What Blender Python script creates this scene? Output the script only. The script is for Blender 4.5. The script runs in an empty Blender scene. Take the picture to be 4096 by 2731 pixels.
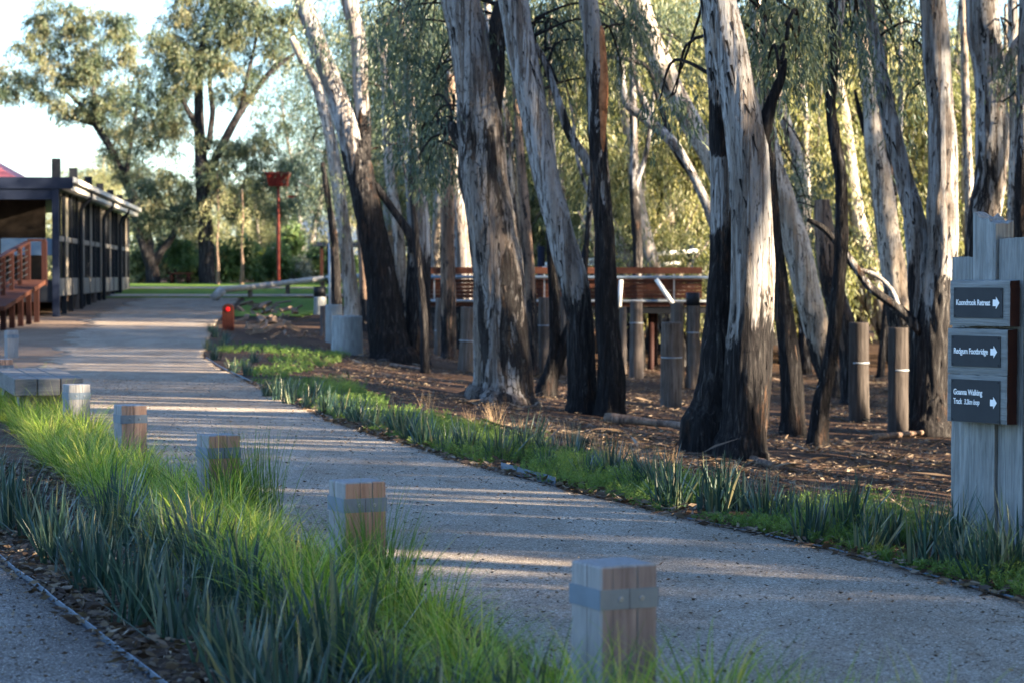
import bpy, math, random
import numpy as np
from mathutils import Vector, noise, Matrix

C = bpy.context.scene.collection
rnd = random.Random(7)
nr = np.random.default_rng(7)
F = 9184.0; HOR = 1100.0; CX, CY = 2048.0, 1365.5; EYE = 1.5
PITCH = math.atan((CY-HOR)/F)

# ---------------------------------------------------------------- view geometry (to measure real positions)
def ray(x, y):
    u = (x-CX)/F; v = -(y-CY)/F
    c, s = math.cos(PITCH), math.sin(PITCH)
    dy = c + v*s; dz = v*c - s
    return u/dy, dz/dy            # per metre of Y
def P(x, y, d):
    a, b = ray(x, y)
    return Vector((a*d, d, EYE+b*d))
def interp(t, tab):
    if t <= tab[0][0]: return tab[0][1]
    for (a, p), (b, q) in zip(tab, tab[1:]):
        if t <= b:
            return p+(q-p)*(t-a)/(b-a)
    return tab[-1][1]
EDGE = [(-6,8.5),(5,4.2),(8,3.05),(10.4,2.33),(12.4,1.73),(14.06,1.02),(17.9,-.29),(23,-1.72),(29.9,-3.2),(36,-4.5),(41,-5.5),(48,-6.35),(56,-7.2),(66,-8.1),(76,-9.0),(200,-12)]
PROF = [(0,0),(38,0),(44,.04),(52,.2),(60,.39),(70,.57),(80,.78),(95,1.09),(110,1.2),(400,1.2)]
START = [(0,.9),(40,.9),(50,1.6),(60,3.2),(75,5.2),(95,7.5),(200,10)]
def E(Y): return interp(Y, EDGE)
def H(X, Y):
    e = (X-E(Y))*.93
    p = interp(Y, PROF)
    ep = e-interp(Y, START)
    t = interp(ep, [(0,0),(.6,.06),(2.2,.33),(6,.75),(11,1),(99,1)])
    z = p*(1-t)-.85*t
    if ep > 0:
        z += min(ep, 1)*(.035*noise.noise((X*.9, Y*.9, 0))+.02*noise.noise((X*2.7, Y*2.7, 3)))
    return z
def G(x, y, dmax=150):
    a, b = ray(x, y)
    d = 3.0
    while d < dmax:
        if EYE+b*d <= H(a*d, d): break
        d += .05
    return Vector((a*d, d, H(a*d, d)))

# ---------------------------------------------------------------- materials
class NT:
    def __init__(s, name):
        s.m = bpy.data.materials.new(name); s.m.use_nodes = True
        s.t = s.m.node_tree; s.n = s.t.nodes; s.l = s.t.links
        s.b = s.n['Principled BSDF']; s.out = s.n['Material Output']
        s.b.inputs['Roughness'].default_value = .8; s.b.inputs['Specular IOR Level'].default_value = .08
        s.tc = s.n.new('ShaderNodeTexCoord')
    def inp(s, sock, v):
        if hasattr(v, 'is_output') or isinstance(v, bpy.types.NodeSocket): s.l.new(v, sock)
        elif isinstance(v, (tuple, list)) and len(v) == 3 and sock.type == 'RGBA': sock.default_value = (*v, 1)
        else: sock.default_value = v
    def map(s, scale, src='Object', rot=(0,0,0)):
        m = s.n.new('ShaderNodeMapping'); s.l.new(s.tc.outputs[src], m.inputs[0])
        m.inputs['Scale'].default_value = scale; m.inputs['Rotation'].default_value = rot
        return m.outputs[0]
    def noise(s, vec, scale, detail=4, rough=.55, dist=0):
        t = s.n.new('ShaderNodeTexNoise'); s.l.new(vec, t.inputs['Vector'])
        t.inputs['Scale'].default_value = scale; t.inputs['Detail'].default_value = detail
        t.inputs['Roughness'].default_value = rough; t.inputs['Distortion'].default_value = dist
        return t.outputs['Fac']
    def voro(s, vec, scale, feat='DISTANCE_TO_EDGE', out='Distance'):
        t = s.n.new('ShaderNodeTexVoronoi'); s.l.new(vec, t.inputs['Vector']); t.feature = feat
        t.inputs['Scale'].default_value = scale
        return t.outputs[out]
    def ramp(s, fac, stops):
        r = s.n.new('ShaderNodeValToRGB'); s.l.new(fac, r.inputs[0])
        el = r.color_ramp.elements
        while len(el) < len(stops): el.new(.5)
        for e, (p, c) in zip(el, stops):
            e.position = p; e.color = (*c, 1) if isinstance(c, tuple) else (c, c, c, 1)
        return r.outputs[0]
    def mix(s, f, a, b, mode='MIX'):
        m = s.n.new('ShaderNodeMix'); m.data_type = 'RGBA'; m.blend_type = mode
        s.inp(m.inputs[0], f); s.inp(m.inputs[6], a); s.inp(m.inputs[7], b)
        return m.outputs[2]
    def math(s, op, a, b=0.0):
        m = s.n.new('ShaderNodeMath'); m.operation = op
        s.inp(m.inputs[0], a); s.inp(m.inputs[1], b); return m.outputs[0]
    def attr(s, name):
        a = s.n.new('ShaderNodeAttribute'); a.attribute_name = name; return a.outputs['Fac']
    def objrand(s):
        o = s.n.new('ShaderNodeObjectInfo'); return o.outputs['Random']
    def bump(s, h, dist, strength=1):
        b = s.n.new('ShaderNodeBump'); s.l.new(h, b.inputs['Height'])
        b.inputs['Distance'].default_value = dist; b.inputs['Strength'].default_value = strength
        s.l.new(b.outputs[0], s.b.inputs['Normal']); return b
    def color(s, c): s.inp(s.b.inputs['Base Color'], c)
    def rough(s, r): s.inp(s.b.inputs['Roughness'], r)

M = {}
def plain(name, col, rough=.6, metal=0, var=.15, scale=3, bump=.002):
    t = NT(name); n = t.noise(t.map((1,1,1)), scale, 5, .6)
    lo = tuple(c*(1-var*1.5) for c in col); hi = tuple(min(1, c*(1+var)) for c in col)
    t.color(t.ramp(n, [(.3, lo), (.7, hi)])); t.rough(rough); t.b.inputs['Metallic'].default_value = metal
    t.bump(t.noise(t.map((1,1,1)), scale*8, 3), bump)
    M[name] = t.m; return t.m
def leafmat(name, cols, trans=.35, rough=.5, spec=.4):
    t = NT(name)
    a = t.attr('tint')
    stops = [(i/(len(cols)-1), c) for i, c in enumerate(cols)]
    col = t.ramp(a, stops)
    t.color(col); t.rough(rough); t.b.inputs['Specular IOR Level'].default_value = spec
    tr = t.n.new('ShaderNodeBsdfTranslucent'); 
    tcol = t.mix(1.0, col, (1.0, .97, .58), 'MULTIPLY'); t.l.new(tcol, tr.inputs[0])
    bright = t.n.new('ShaderNodeBrightContrast')
    ms = t.n.new('ShaderNodeMixShader'); ms.inputs[0].default_value = trans
    t.l.new(t.b.outputs[0], ms.inputs[1]); t.l.new(tr.outputs[0], ms.inputs[2]); t.l.new(ms.outputs[0], t.out.inputs[0])
    t.n.remove(bright)
    M[name] = t.m; return t.m
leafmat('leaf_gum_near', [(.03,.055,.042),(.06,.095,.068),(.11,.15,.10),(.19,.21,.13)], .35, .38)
leafmat('leaf_gum_sunlit', [(.035,.055,.03),(.12,.145,.07),(.28,.30,.15),(.54,.50,.31)], .5, .45)  # gum leaves lightened and yellowed, sunlight put into their colour
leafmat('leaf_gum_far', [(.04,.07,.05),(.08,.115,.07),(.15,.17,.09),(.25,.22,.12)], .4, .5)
leafmat('blade_blue', [(.014,.038,.034),(.026,.064,.052),(.055,.11,.08),(.22,.20,.10)], .2, .38, .5)
leafmat('blade_lime', [(.06,.12,.02),(.18,.30,.035),(.36,.48,.065),(.52,.48,.14)], .45, .4, .4)
leafmat('blade_green', [(.05,.12,.02),(.08,.17,.025),(.12,.21,.03),(.25,.24,.08)], .4, .4, .4)
leafmat('cover_leaf', [(.045,.10,.022),(.09,.17,.038),(.15,.24,.055),(.20,.28,.07)], .45, .5)
leafmat('shrub_leaf', [(.05,.10,.045),(.08,.15,.055),(.13,.21,.08),(.19,.25,.10)], .4, .5)
leafmat('shrub_yellow', [(.18,.22,.03),(.26,.28,.04),(.33,.33,.05)], .4, .5)
leafmat('shrub_grey', [(.12,.15,.12),(.17,.20,.16),(.22,.24,.2)], .3, .6)
leafmat('litter_leaf', [(.03,.018,.012),(.06,.036,.022),(.10,.068,.043),(.22,.175,.125),(.05,.03,.022)], .1, .7)
leafmat('dry_stalk', [(.30,.20,.12),(.42,.30,.18)], .3, .7)

def barkmat(name, pale, mid, patch, char=(.014,.013,.014), rust=None, crack=.0, flake=(.25,.26,.28)):
    t = NT(name)
    st = t.map((1,1,.16)); st2 = t.map((1,1,.045)); st3 = t.map((1,1,.30))
    burn = t.attr('burn')
    base = t.ramp(t.noise(st, 3.0, 8, .62, .5), [(.30, patch), (.44, mid), (.53, pale), (.74, tuple(min(1, c*1.15) for c in pale))])
    # long strips of shed bark and thin vertical scars
    sh = t.ramp(t.noise(st2, 8, 8, .72, .8), [(.53, 0.0), (.55, .9)])
    base = t.mix(sh, base, patch)
    sc1 = t.ramp(t.noise(st2, 24, 6, .7, 1.2), [(.555, 0.0), (.585, .9)])
    base = t.mix(sc1, base, (.045,.037,.036))
    sc2 = t.ramp(t.noise(t.map((1,1,.09)), 42, 5, .75, .5), [(.60, 0.0), (.63, .8)])
    base = t.mix(sc2, base, tuple(c*.45 for c in patch))
    tan = t.ramp(t.noise(t.map((1,1,.2)), 5, 7, .7), [(.56, 0.0), (.62, .7)]); base = t.mix(tan, base, tuple(a*.7+b*.35 for a, b in zip(mid, (.30,.20,.13))))
    spots = t.ramp(t.noise(t.map((1,1,.5)), 15, 3, .5), [(.65, 0.0), (.68, .9)])
    base = t.mix(spots, base, (.045,.038,.036))
    fine = t.noise(t.map((1,1,.2)), 60, 4, .7)
    base = t.mix(t.ramp(fine, [(.35, .5), (.6, 0.0)]), base, mid)
    ridg = t.noise(t.map((1,1,.11)), 19, 9, .72, 1.0)
    dark = t.ramp(ridg, [(.36, char), (.50, tuple(c*2+.004 for c in char)), (.57, (.06,.056,.055)), (.64, (.12,.115,.115)), (.72, flake)])
    if rust: dark = t.mix(t.ramp(t.noise(st3, 3.5, 6, .65), [(.58, 0.0), (.66, .65)]), dark, t.mix(t.ramp(ridg, [(.42, 0.0), (.55, 1.0)]), tuple(c*.2 for c in rust), rust))
    dark = t.mix(t.ramp(burn, [(.84, 0.0), (1.0, .62)]), dark, char)
    pn = t.noise(t.map((1,1,.16)), 3.6, 10, .70, .6)
    f = t.math('ADD', t.math('MULTIPLY', burn, 1.15), t.math('MULTIPLY', t.math('SUBTRACT', pn, .5), 2.8))
    mask = t.ramp(f, [(.47, 0.0), (.53, 1.0)])
    col = t.mix(mask, base, dark)
    if crack:
        v = t.voro(t.map((1,1,.38)), 13); v2 = t.math('ADD', v, t.math('MULTIPLY', t.math('SUBTRACT', fine, .5), .12))
        cr = t.ramp(v2, [(.0, 1.0), (.06, 0.0)])
        cr = t.math('MULTIPLY', cr, t.math('MULTIPLY', t.ramp(t.noise(st, 6, 5), [(.46,0.0),(.56,1.0)]), crack))
        col = t.mix(cr, col, (.03,.025,.022))
    t.color(col); t.rough(t.mix(mask, (.62,)*3, (.95,)*3))
    hgt = t.mix(mask, t.math('MULTIPLY', t.noise(st, 14, 8, .65), .6), t.ramp(ridg, [(.35, 0.0), (.68, 1.0)]))
    hgt = t.math('SUBTRACT', hgt, t.math('MULTIPLY', t.math('ADD', sh, sc1), .12))
    t.bump(hgt, .05, 1.0)
    M[name] = t.m
barkmat('bark_pale', (.32,.32,.325), (.20,.185,.175), (.095,.07,.055), rust=(.22,.12,.07))
barkmat('bark_cream', (.42,.39,.35), (.28,.24,.20), (.15,.11,.08))
barkmat('bark_mottled', (.27,.26,.255), (.17,.145,.13), (.10,.075,.06), char=(.025,.022,.022), rust=(.26,.16,.10), crack=.9)
barkmat('bark_dark', (.11,.10,.10), (.07,.06,.06), (.035,.03,.03), rust=(.12,.06,.035))
barkmat('bark_brown', (.24,.17,.13), (.16,.11,.08), (.09,.06,.05), rust=(.2,.11,.07))
plain('bare_wood_orange', (.36,.15,.07), .8, 0, .4, 8, .01)

def timbermat(name, cols, axis='z', rough=.85, scale=1, bump=.006):
    t = NT(name)
    sc = {'z': (1,1,.06), 'x': (.06,1,1), 'y': (1,.06,1)}[axis]
    v = t.map(tuple(scale*k for k in sc))
    n = t.noise(v, 22, 7, .65, .6); n2 = t.noise(t.map((1,1,1)), 2.5, 3)
    c = t.ramp(n, [(.28, cols[0]), (.5, cols[1]), (.72, cols[2])])
    dk = t.ramp(t.noise(v, 50, 3, .6), [(.60, 0.0), (.68, .75)])
    c = t.mix(dk if scale < 1.5 else t.math('MULTIPLY', dk, .5), c, tuple(k*.35 for k in cols[0]))
    c = t.mix(t.ramp(n2, [(.4,0.0),(.7,.45)]), c, tuple(k*.7 for k in cols[0]))
    r = t.objrand(); c = t.mix(t.math('MULTIPLY', r, .25), c, tuple(k*.6 for k in cols[1]))
    t.color(c); t.rough(rough); t.bump(n, bump, .9); M[name] = t.m
timbermat('timber_grey', [(.17,.17,.175),(.25,.25,.255),(.33,.33,.335)], 'z', .85, 2.6, .003)
timbermat('timber_grey_x', [(.08,.08,.08),(.15,.15,.15),(.24,.24,.24)], 'x')
timbermat('timber_weathered', [(.13,.14,.14),(.235,.25,.255),(.34,.36,.36)], 'z', .85, 2.2, .008)
timbermat('timber_weathered_x', [(.12,.13,.13),(.22,.235,.24),(.32,.34,.34)], 'x', .85, 2.2, .008)
timbermat('timber_tan', [(.21,.13,.095),(.31,.20,.15),(.39,.28,.22)], 'z', .85, 2.6, .003)
timbermat('timber_mauve', [(.13,.105,.105),(.19,.16,.16),(.25,.22,.22)], 'z', .85, 2.6, .003)
timbermat('timber_pile', [(.05,.038,.032),(.11,.09,.078),(.20,.175,.16)], 'z', .9, .8, .02)
timbermat('timber_pile_shaded', [(.025,.021,.02),(.05,.043,.04),(.095,.084,.078)], 'z', .9, .8, .02)  # piling timber darkened, so shade on the right-hand pilings is in the colour
timbermat('timber_red', [(.035,.015,.011),(.06,.025,.017),(.09,.036,.024)], 'x', .6)
timbermat('timber_redpost', [(.013,.006,.005),(.022,.009,.008),(.034,.013,.011)], 'z', .6)
timbermat('timber_redbright', [(.04,.012,.008),(.065,.019,.012),(.10,.03,.019)], 'z', .6)
timbermat('timber_endgrain', [(.025,.012,.010),(.045,.021,.018),(.07,.034,.03)], 'z', .8, .5)
timbermat('timber_log', [(.26,.25,.23),(.40,.38,.35),(.52,.50,.47)], 'x', .8, .5)
timbermat('timber_split', [(.09,.06,.045),(.18,.13,.10),(.32,.25,.19)], 'x', .9)
plain('galvanised', (.125,.165,.215), .5, .2, .12, 6, .001)
plain('galv_dull', (.26,.29,.32), .55, .4, .12, 6, .001)
plain('black_paint', (.016,.018,.022), .45, 0, .1)
plain('dark_blue_paint', (.010,.014,.027), .45, 0, .1)
plain('plate_grey', (.038,.043,.050), .5, 0, .08, 8, .0006)
plain('white_letter', (.82,.83,.84), .6, 0, .02)
plain('panel_blue', (.10,.15,.20), .5, 0, .1)
plain('wall_tan', (.30,.26,.21), .8, 0, .08)
plain('panel_beige', (.20,.185,.16), .7, 0, .08)
plain('fascia_cream', (.62,.58,.50), .6, 0, .05)
plain('roof_red', (.30,.09,.10), .5, 0, .1)
plain('roof_blue', (.09,.13,.20), .5, .2, .1)
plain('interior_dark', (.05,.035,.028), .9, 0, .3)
plain('red_paint', (.13,.016,.011), .45, 0, .15)
plain('red_steel', (.11,.024,.018), .5, 0, .2)
plain('pipe_white', (.66,.66,.62), .45, .1, .06)
plain('soil_black', (.03,.022,.018), .95, 0, .3, 20, .01)
# reflector
t = NT('reflector_red'); t.color((.75,.02,.02)); t.rough(.15); M['reflector_red'] = t.m
# glass
t = NT('window_glass'); gl = t.n.new('ShaderNodeBsdfGlossy'); gl.inputs['Roughness'].default_value = .04
tp = t.n.new('ShaderNodeBsdfTransparent'); tp.inputs[0].default_value = (.75,.8,.82,1)
fr = t.n.new('ShaderNodeFresnel'); fr.inputs[0].default_value = 1.5
ms = t.n.new('ShaderNodeMixShader'); t.l.new(t.math('ADD', fr.outputs[0], .40), ms.inputs[0]); t.l.new(tp.outputs[0], ms.inputs[1]); t.l.new(gl.outputs[0], ms.inputs[2])
t.l.new(ms.outputs[0], t.out.inputs[0]); M['window_glass'] = t.m
# gravel
def gravelmat(name, a, b, c, dark):
    t = NT(name); w = t.map((1,1,1))
    g1 = t.voro(w, 130, 'F1', 'Color'); sep = t.n.new('ShaderNodeSeparateColor'); t.l.new(g1, sep.inputs[0])
    col = t.ramp(sep.outputs[0], [(.0, tuple(k*.6 for k in a)), (.35, a), (.65, b), (1, c)])
    wear = t.noise(t.map((1,.35,1), rot=(0,0,.32)), 1.5, 8, .68, .5)
    col = t.mix(t.ramp(wear, [(.38,0.0),(.62,.65)]), col, dark)
    col = t.mix(t.ramp(t.noise(w, 3.2, 8, .75), [(.52,0.0),(.66,.5)]), col, tuple(k*m for k, m in zip(dark, (.85,.72,.6))))
    sp = t.ramp(t.noise(w, 60, 5, .75), [(.58,0.0),(.66,.7)]); col = t.mix(sp, col, tuple(k*.35 for k in dark))
    sp2 = t.ramp(sep.outputs[1], [(.90,0.0),(.93,.85)]); col = t.mix(sp2, col, tuple(k*.25 for k in dark))
    sp3 = t.ramp(sep.outputs[2], [(.94,0.0),(.96,.8)]); col = t.mix(sp3, col, (.70,.66,.60))
    t.color(col); t.rough(.9)
    h = t.math('ADD', t.voro(w, 130, 'F1'), t.math('MULTIPLY', t.noise(w, 9, 7, .75), 2.0)); t.bump(h, .012, .9)
    M[name] = t.m
gravelmat('gravel_path', (.30,.262,.215), (.41,.367,.31), (.58,.53,.46), (.235,.19,.145))
gravelmat('gravel_worn', (.25,.205,.16), (.34,.29,.235), (.48,.42,.35), (.17,.125,.09))
gravelmat('gravel_coarse', (.21,.20,.185), (.33,.31,.285), (.52,.49,.45), (.12,.10,.09))
def dirtmat(name, a, b, c):
    t = NT(name); w = t.map((1,1,1))
    col = t.ramp(t.noise(w, 1.3, 8, .7, .3), [(.3, a), (.5, b), (.7, c)])
    col = t.mix(t.ramp(t.noise(w, 45, 4, .7), [(.52,0.0),(.66,.7)]), col, tuple(k*1.7 for k in c))
    col = t.mix(t.ramp(t.noise(w, 30, 4, .7, 1), [(.58,0.0),(.66,.8)]), col, tuple(k*.35 for k in a))
    t.color(col); t.rough(.95); t.bump(t.noise(w, 18, 9, .75), .03, .9); M[name] = t.m
dirtmat('soil', (.022,.014,.010), (.045,.027,.018), (.085,.052,.034))
dirtmat('soil_mulch', (.035,.026,.02), (.06,.042,.032), (.11,.08,.06))
dirtmat('yard_dirt', (.09,.065,.048), (.14,.10,.075), (.20,.15,.11))
t = NT('lawn'); w = t.map((1,1,1))
col = t.ramp(t.noise(w, 1.1, 8, .7), [(.3,(.07,.13,.025)),(.55,(.12,.20,.035)),(.75,(.20,.24,.07))])
t.color(col); t.rough(.9); t.bump(t.noise(w, 30, 6, .8), .06, 1); M['lawn'] = t.m

# ---------------------------------------------------------------- objects
def link(name, me, mat=None, parent=None, loc=None, rot=None):
    o = bpy.data.objects.new(name, me); C.objects.link(o)
    if mat is not None and me is not None:
        for m in (mat if isinstance(mat, (list, tuple)) else [mat]): me.materials.append(M[m] if isinstance(m, str) else m)
    if parent: o.parent = parent
    if loc is not None: o.location = loc
    if rot is not None: o.rotation_euler = rot
    return o
def tag(o, label=None, cat=None, group=None, kind=None):
    for k, v in (('label', label), ('category', cat), ('group', group), ('kind', kind)):
        if v: o[k] = v
    return o
def thing(name, loc, label, cat, group=None, rotz=0, rot=None):
    o = bpy.data.objects.new(name, None); C.objects.link(o); o.location = loc
    o.rotation_euler = rot if rot else (0,0,rotz); o.empty_display_size = .2
    return tag(o, label, cat, group)
def dup(root, loc, rot=None, label=None, group=None, scale=None):
    r = root.copy(); C.objects.link(r); r.location = loc
    if rot is not None: r.rotation_euler = rot
    if scale is not None: r.scale = scale
    if label: r['label'] = label
    if group: r['group'] = group
    for ch in list(root.children):
        c = ch.copy(); C.objects.link(c); c.parent = r
        for g in list(ch.children):
            d = g.copy(); C.objects.link(d); d.parent = c
    return r
class MB:
    def __init__(s): s.v = []; s.f = []; s.a = []; s.mi = []; s.smooth = []
    def add(s, vs, fs, a=0.0, mi=0, smooth=False):
        n = len(s.v); s.v += [tuple(v) for v in vs]
        s.a += (a if isinstance(a, list) else [a]*len(vs))
        s.f += [tuple(i+n for i in f) for f in fs]; s.mi += [mi]*len(fs); s.smooth += [smooth]*len(fs)
    def box(s, x0, x1, y0, y1, z0, z1, mi=0, M4=None, ch=0):
        c = [(x,y,z) for z in (z0,z1) for x,y in ((x0,y0),(x1,y0),(x1,y1),(x0,y1))]
        if ch:
            # chamfered box
            vs = []; h = ch
            for z, k in ((z0, h), (z0+h, 0), (z1-h, 0), (z1, h)):
                q = h+k if k else h
                X0, X1, Y0, Y1 = x0+k, x1-k, y0+k, y1-k
                vs += [(X0+h,Y0,z),(X1-h,Y0,z),(X1,Y0+h,z),(X1,Y1-h,z),(X1-h,Y1,z),(X0+h,Y1,z),(X0,Y1-h,z),(X0,Y0+h,z)]
            fs = [tuple(range(7,-1,-1)), tuple(range(24,32))]
            for r in range(3):
                for i in range(8): j = (i+1)%8; fs.append((r*8+i, r*8+j, r*8+8+j, r*8+8+i))
            if M4: vs = [M4 @ Vector(v) for v in vs]
            s.add(vs, fs, 0.0, mi); return
        if M4: c = [M4 @ Vector(v) for v in c]
        s.add(c, [(3,2,1,0),(4,5,6,7),(0,1,5,4),(1,2,6,5),(2,3,7,6),(3,0,4,7)], 0.0, mi)
    def bar(s, a, b, w, h, mi=0):
        a, b = Vector(a), Vector(b); d = (b-a); L = d.length; d.normalize()
        up = Vector((0,0,1)) if abs(d.z) < .95 else Vector((0,1,0))
        sx = d.cross(up).normalized(); u = sx.cross(d)
        m = Matrix((( sx.x, d.x, u.x, a.x),(sx.y, d.y, u.y, a.y),(sx.z, d.z, u.z, a.z),(0,0,0,1)))
        s.box(-w/2, w/2, 0, L, -h/2, h/2, mi, m)
    def tube(s, pts, segs=12, step=None, rough=0.0, attr=None, mi=0, flare=0.0, seed=0.0, flute=0.0, cap=True):
        """pts: list of (Vector, radius). smooth Catmull-Rom resample"""
        P_ = [Vector(p) for p, r in pts]; R = [r for p, r in pts]
        ps, rs = [], []
        if step is None: ps, rs = P_, R
        else:
            for i in range(len(P_)-1):
                p0 = P_[max(i-1,0)]; p1 = P_[i]; p2 = P_[i+1]; p3 = P_[min(i+2,len(P_)-1)]
                n = max(1, int((p2-p1).length/step))
                for k in range(n):
                    t = k/n
                    ps.append(.5*((2*p1)+(-p0+p2)*t+(2*p0-5*p1+4*p2-p3)*t*t+(-p0+3*p1-3*p2+p3)*t**3))
                    rs.append(R[i]+(R[i+1]-R[i])*(t*t*(3-2*t)))
            ps.append(P_[-1]); rs.append(R[-1])
        vs, at = [], []
        nx = Vector((1,0,0))
        for i, (p, r) in enumerate(zip(ps, rs)):
            tg = (ps[min(i+1,len(ps)-1)]-ps[max(i-1,0)]).normalized()
            nx = (nx-tg*nx.dot(tg)).normalized(); ny = tg.cross(nx)
            for k in range(segs):
                a = 2*math.pi*k/segs
                dr = nx*math.cos(a)+ny*math.sin(a)
                rr = r
                if rough:
                    q = p+dr*r
                    bn = min(1, attr(q)) if attr else 0
                    rr *= 1+(.010/max(r,.05) if bn < .6 and noise.noise((q.x*4.5+seed, q.y*4.5, q.z*.7)) > .08 else 0)
                    rr *= 1+bn*.13*(.5-abs(noise.noise((q.x*11+seed, q.y*11, q.z*1.9)))*1.6-.35*abs(noise.noise((q.x*26, q.y*26+seed, q.z*3))))*min(1, .12/max(r,.02)+.35)
                    rr *= 1+rough*(noise.noise((q.x*2.2+seed, q.y*2.2, q.z*.55))*.9+noise.noise((q.x*9+seed, q.y*9, q.z*1.3))*.55+noise.noise((q.x*22+seed, q.y*22, q.z*4))*.25)
                if flute:
                    rr *= 1+flute*math.cos(a*5+seed+.6*math.sin(a*2+seed))*math.exp(-i*(step or .1)/.35)
                vs.append(p+dr*rr)
                at.append(attr(p) if attr else 0.0)
        fs = []
        for i in range(len(ps)-1):
            for k in range(segs):
                j = (k+1)%segs
                fs.append((i*segs+k, i*segs+j, (i+1)*segs+j, (i+1)*segs+k))
        s.add(vs, fs, at, mi, True)
        if cap:
            n = len(s.v)-len(vs)
            s.f.append(tuple(n+k for k in range(segs))[::-1]); s.f.append(tuple(n+(len(ps)-1)*segs+k for k in range(segs)))
            s.mi += [mi, mi]; s.smooth += [False, False]
    def mesh(s, name):
        me = bpy.data.meshes.new(name); me.from_pydata(s.v, [], s.f); me.update()
        at = me.attributes.new('burn', 'FLOAT', 'POINT'); at.data.foreach_set('value', np.array(s.a, dtype=np.float32))
        me.polygons.foreach_set('material_index', s.mi); me.polygons.foreach_set('use_smooth', s.smooth)
        return me
    def build(s, name, mat, parent=None, loc=None, rot=None):
        return link(name, s.mesh(name), mat, parent, loc, rot)

# ---- leaf clouds
def cloud_mesh(name, V, Fc, tint):
    """V (n,k,3) quads strips given as vertex array & faces"""
    me = bpy.data.meshes.new(name)
    me.vertices.add(len(V)); me.vertices.foreach_set('co', V.astype(np.float32).ravel())
    k = Fc.shape[1]
    me.loops.add(Fc.size); me.loops.foreach_set('vertex_index', Fc.astype(np.int32).ravel())
    me.polygons.add(len(Fc)); me.polygons.foreach_set('loop_start', np.arange(0, Fc.size, k, dtype=np.int32))
    me.polygons.foreach_set('loop_total', np.full(len(Fc), k, dtype=np.int32))
    at = me.attributes.new('tint', 'FLOAT', 'POINT'); at.data.foreach_set('value', tint.astype(np.float32))
    me.update(calc_edges=True); me.validate()
    return me
def unit(a): return a/np.maximum(np.linalg.norm(a, axis=1, keepdims=True), 1e-9)
def leaves(name, pos, dirs, L, W, tint):
    n = len(pos); dirs = unit(dirs)
    r = nr.normal(size=(n,3)); side = unit(np.cross(dirs, r)); nrm = np.cross(side, dirs)
    L = L[:,None]; W = W[:,None]
    p0 = pos; p1 = pos+dirs*L*.4+side*W/2+nrm*L*.03; p2 = pos+dirs*L+nrm*L*-.06; p3 = pos+dirs*L*.4-side*W/2+nrm*L*.03
    V = np.stack([p0,p1,p2,p3], 1).reshape(-1,3)
    Fc = np.arange(4*n).reshape(n,4)
    return cloud_mesh(name, V, Fc, np.repeat(tint, 4))
def crown_mesh(name, clumps, leafL=.14, leafW=.024, dens=1.0, droop=1.0, tl=1.0):
    """clumps: (centre, rx, rz). sprigs of hanging leaves"""
    PP, DD, TT = [], [], []
    for c, rx, rz in clumps:
        ns = max(4, int(dens*(20*rx*rx+25*rx)))
        ct = nr.uniform(.12,.85)
        d = unit(nr.normal(size=(ns,3))); rad = nr.uniform(.35,1,size=(ns,1))**.6
        st = np.array(c)+d*rad*np.array([rx,rx,rz])
        out = unit(d*np.array([1,1,.4])+np.array([0,0,-.75*droop])+nr.normal(scale=.35,size=(ns,3)))
        nl = 15
        for k in range(nl):
            s = nr.uniform(0,.5,size=(ns,1))*tl
            PP.append(st+out*s+nr.normal(scale=.05*tl,size=(ns,3))+np.array([0,0,-1])*s*s*.6*droop)
            DD.append(nr.normal(scale=.45,size=(ns,3))+np.array([0,0,-1.0*droop])+out*.5)
            TT.append(np.clip(ct+nr.normal(scale=.16,size=ns),0,1))
    pos = np.concatenate(PP); dr = np.concatenate(DD); tt = np.concatenate(TT)
    n = len(pos)
    return leaves(name, pos, dr, leafL*nr.uniform(.65,1.25,n), leafW*nr.uniform(.7,1.3,n), tt)

# ================================================================= SETTING
# ground sheet, polar-ish grid, fine near
ys = list(np.arange(-8,4,1.0))+list(np.arange(4,36,.22))+list(np.arange(36,62,.5))+list(np.arange(62,120,1.5))+[130,150,180,230,300,420]
us = list(np.linspace(-1,-.32,14))+list(np.linspace(-.30,.36,150))+list(np.linspace(.4,1.6,22))
vs, fs = [], []
for y in ys:
    for u in us:
        X = u*(max(y,4)+6)+(-.0)
        vs.append((X, y, H(X,y)))
nu = len(us)
for i in range(len(ys)-1):
    for j in range(nu-1):
        fs.append((i*nu+j, i*nu+j+1, (i+1)*nu+j+1, (i+1)*nu+j))
me = bpy.data.meshes.new('ground'); me.from_pydata(vs, [], fs); me.polygons.foreach_set('use_smooth', [True]*len(fs))
tag(link('ground', me, 'soil'), kind='structure')
def sheet(name, left, right, Y0, Y1, dy, nx, mat, off, jl=.0, jr=.0):
    vs, fs = [], []; n = 0; y = Y0
    while y <= Y1+1e-6:
        a = interp(y, left)+jl*noise.noise((y*1.5, 3.3, 0))+jl*.6*noise.noise((y*5, 9, 0))
        b = interp(y, right)+jr*noise.noise((y*1.5, 7.3, 0))+jr*.6*noise.noise((y*5, 19, 0))
        for k in range(-1, nx+2):
            X = a+(b-a)*min(max(k,0),nx)/nx+(-.004 if k < 0 else .004 if k > nx else 0)
            vs.append((X, y, H(X, y)+off-(.05 if k in (-1,nx+1) else 0)))
        n += 1; y += dy
    for i in range(n-1):
        for k in range(nx+2):
            fs.append((i*(nx+3)+k, i*(nx+3)+k+1, (i+1)*(nx+3)+k+1, (i+1)*(nx+3)+k))
    me = bpy.data.meshes.new(name); me.from_pydata(vs, [], fs); me.polygons.foreach_set('use_smooth', [True]*len(fs))
    return tag(link(name, me, mat), kind='structure')
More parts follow.
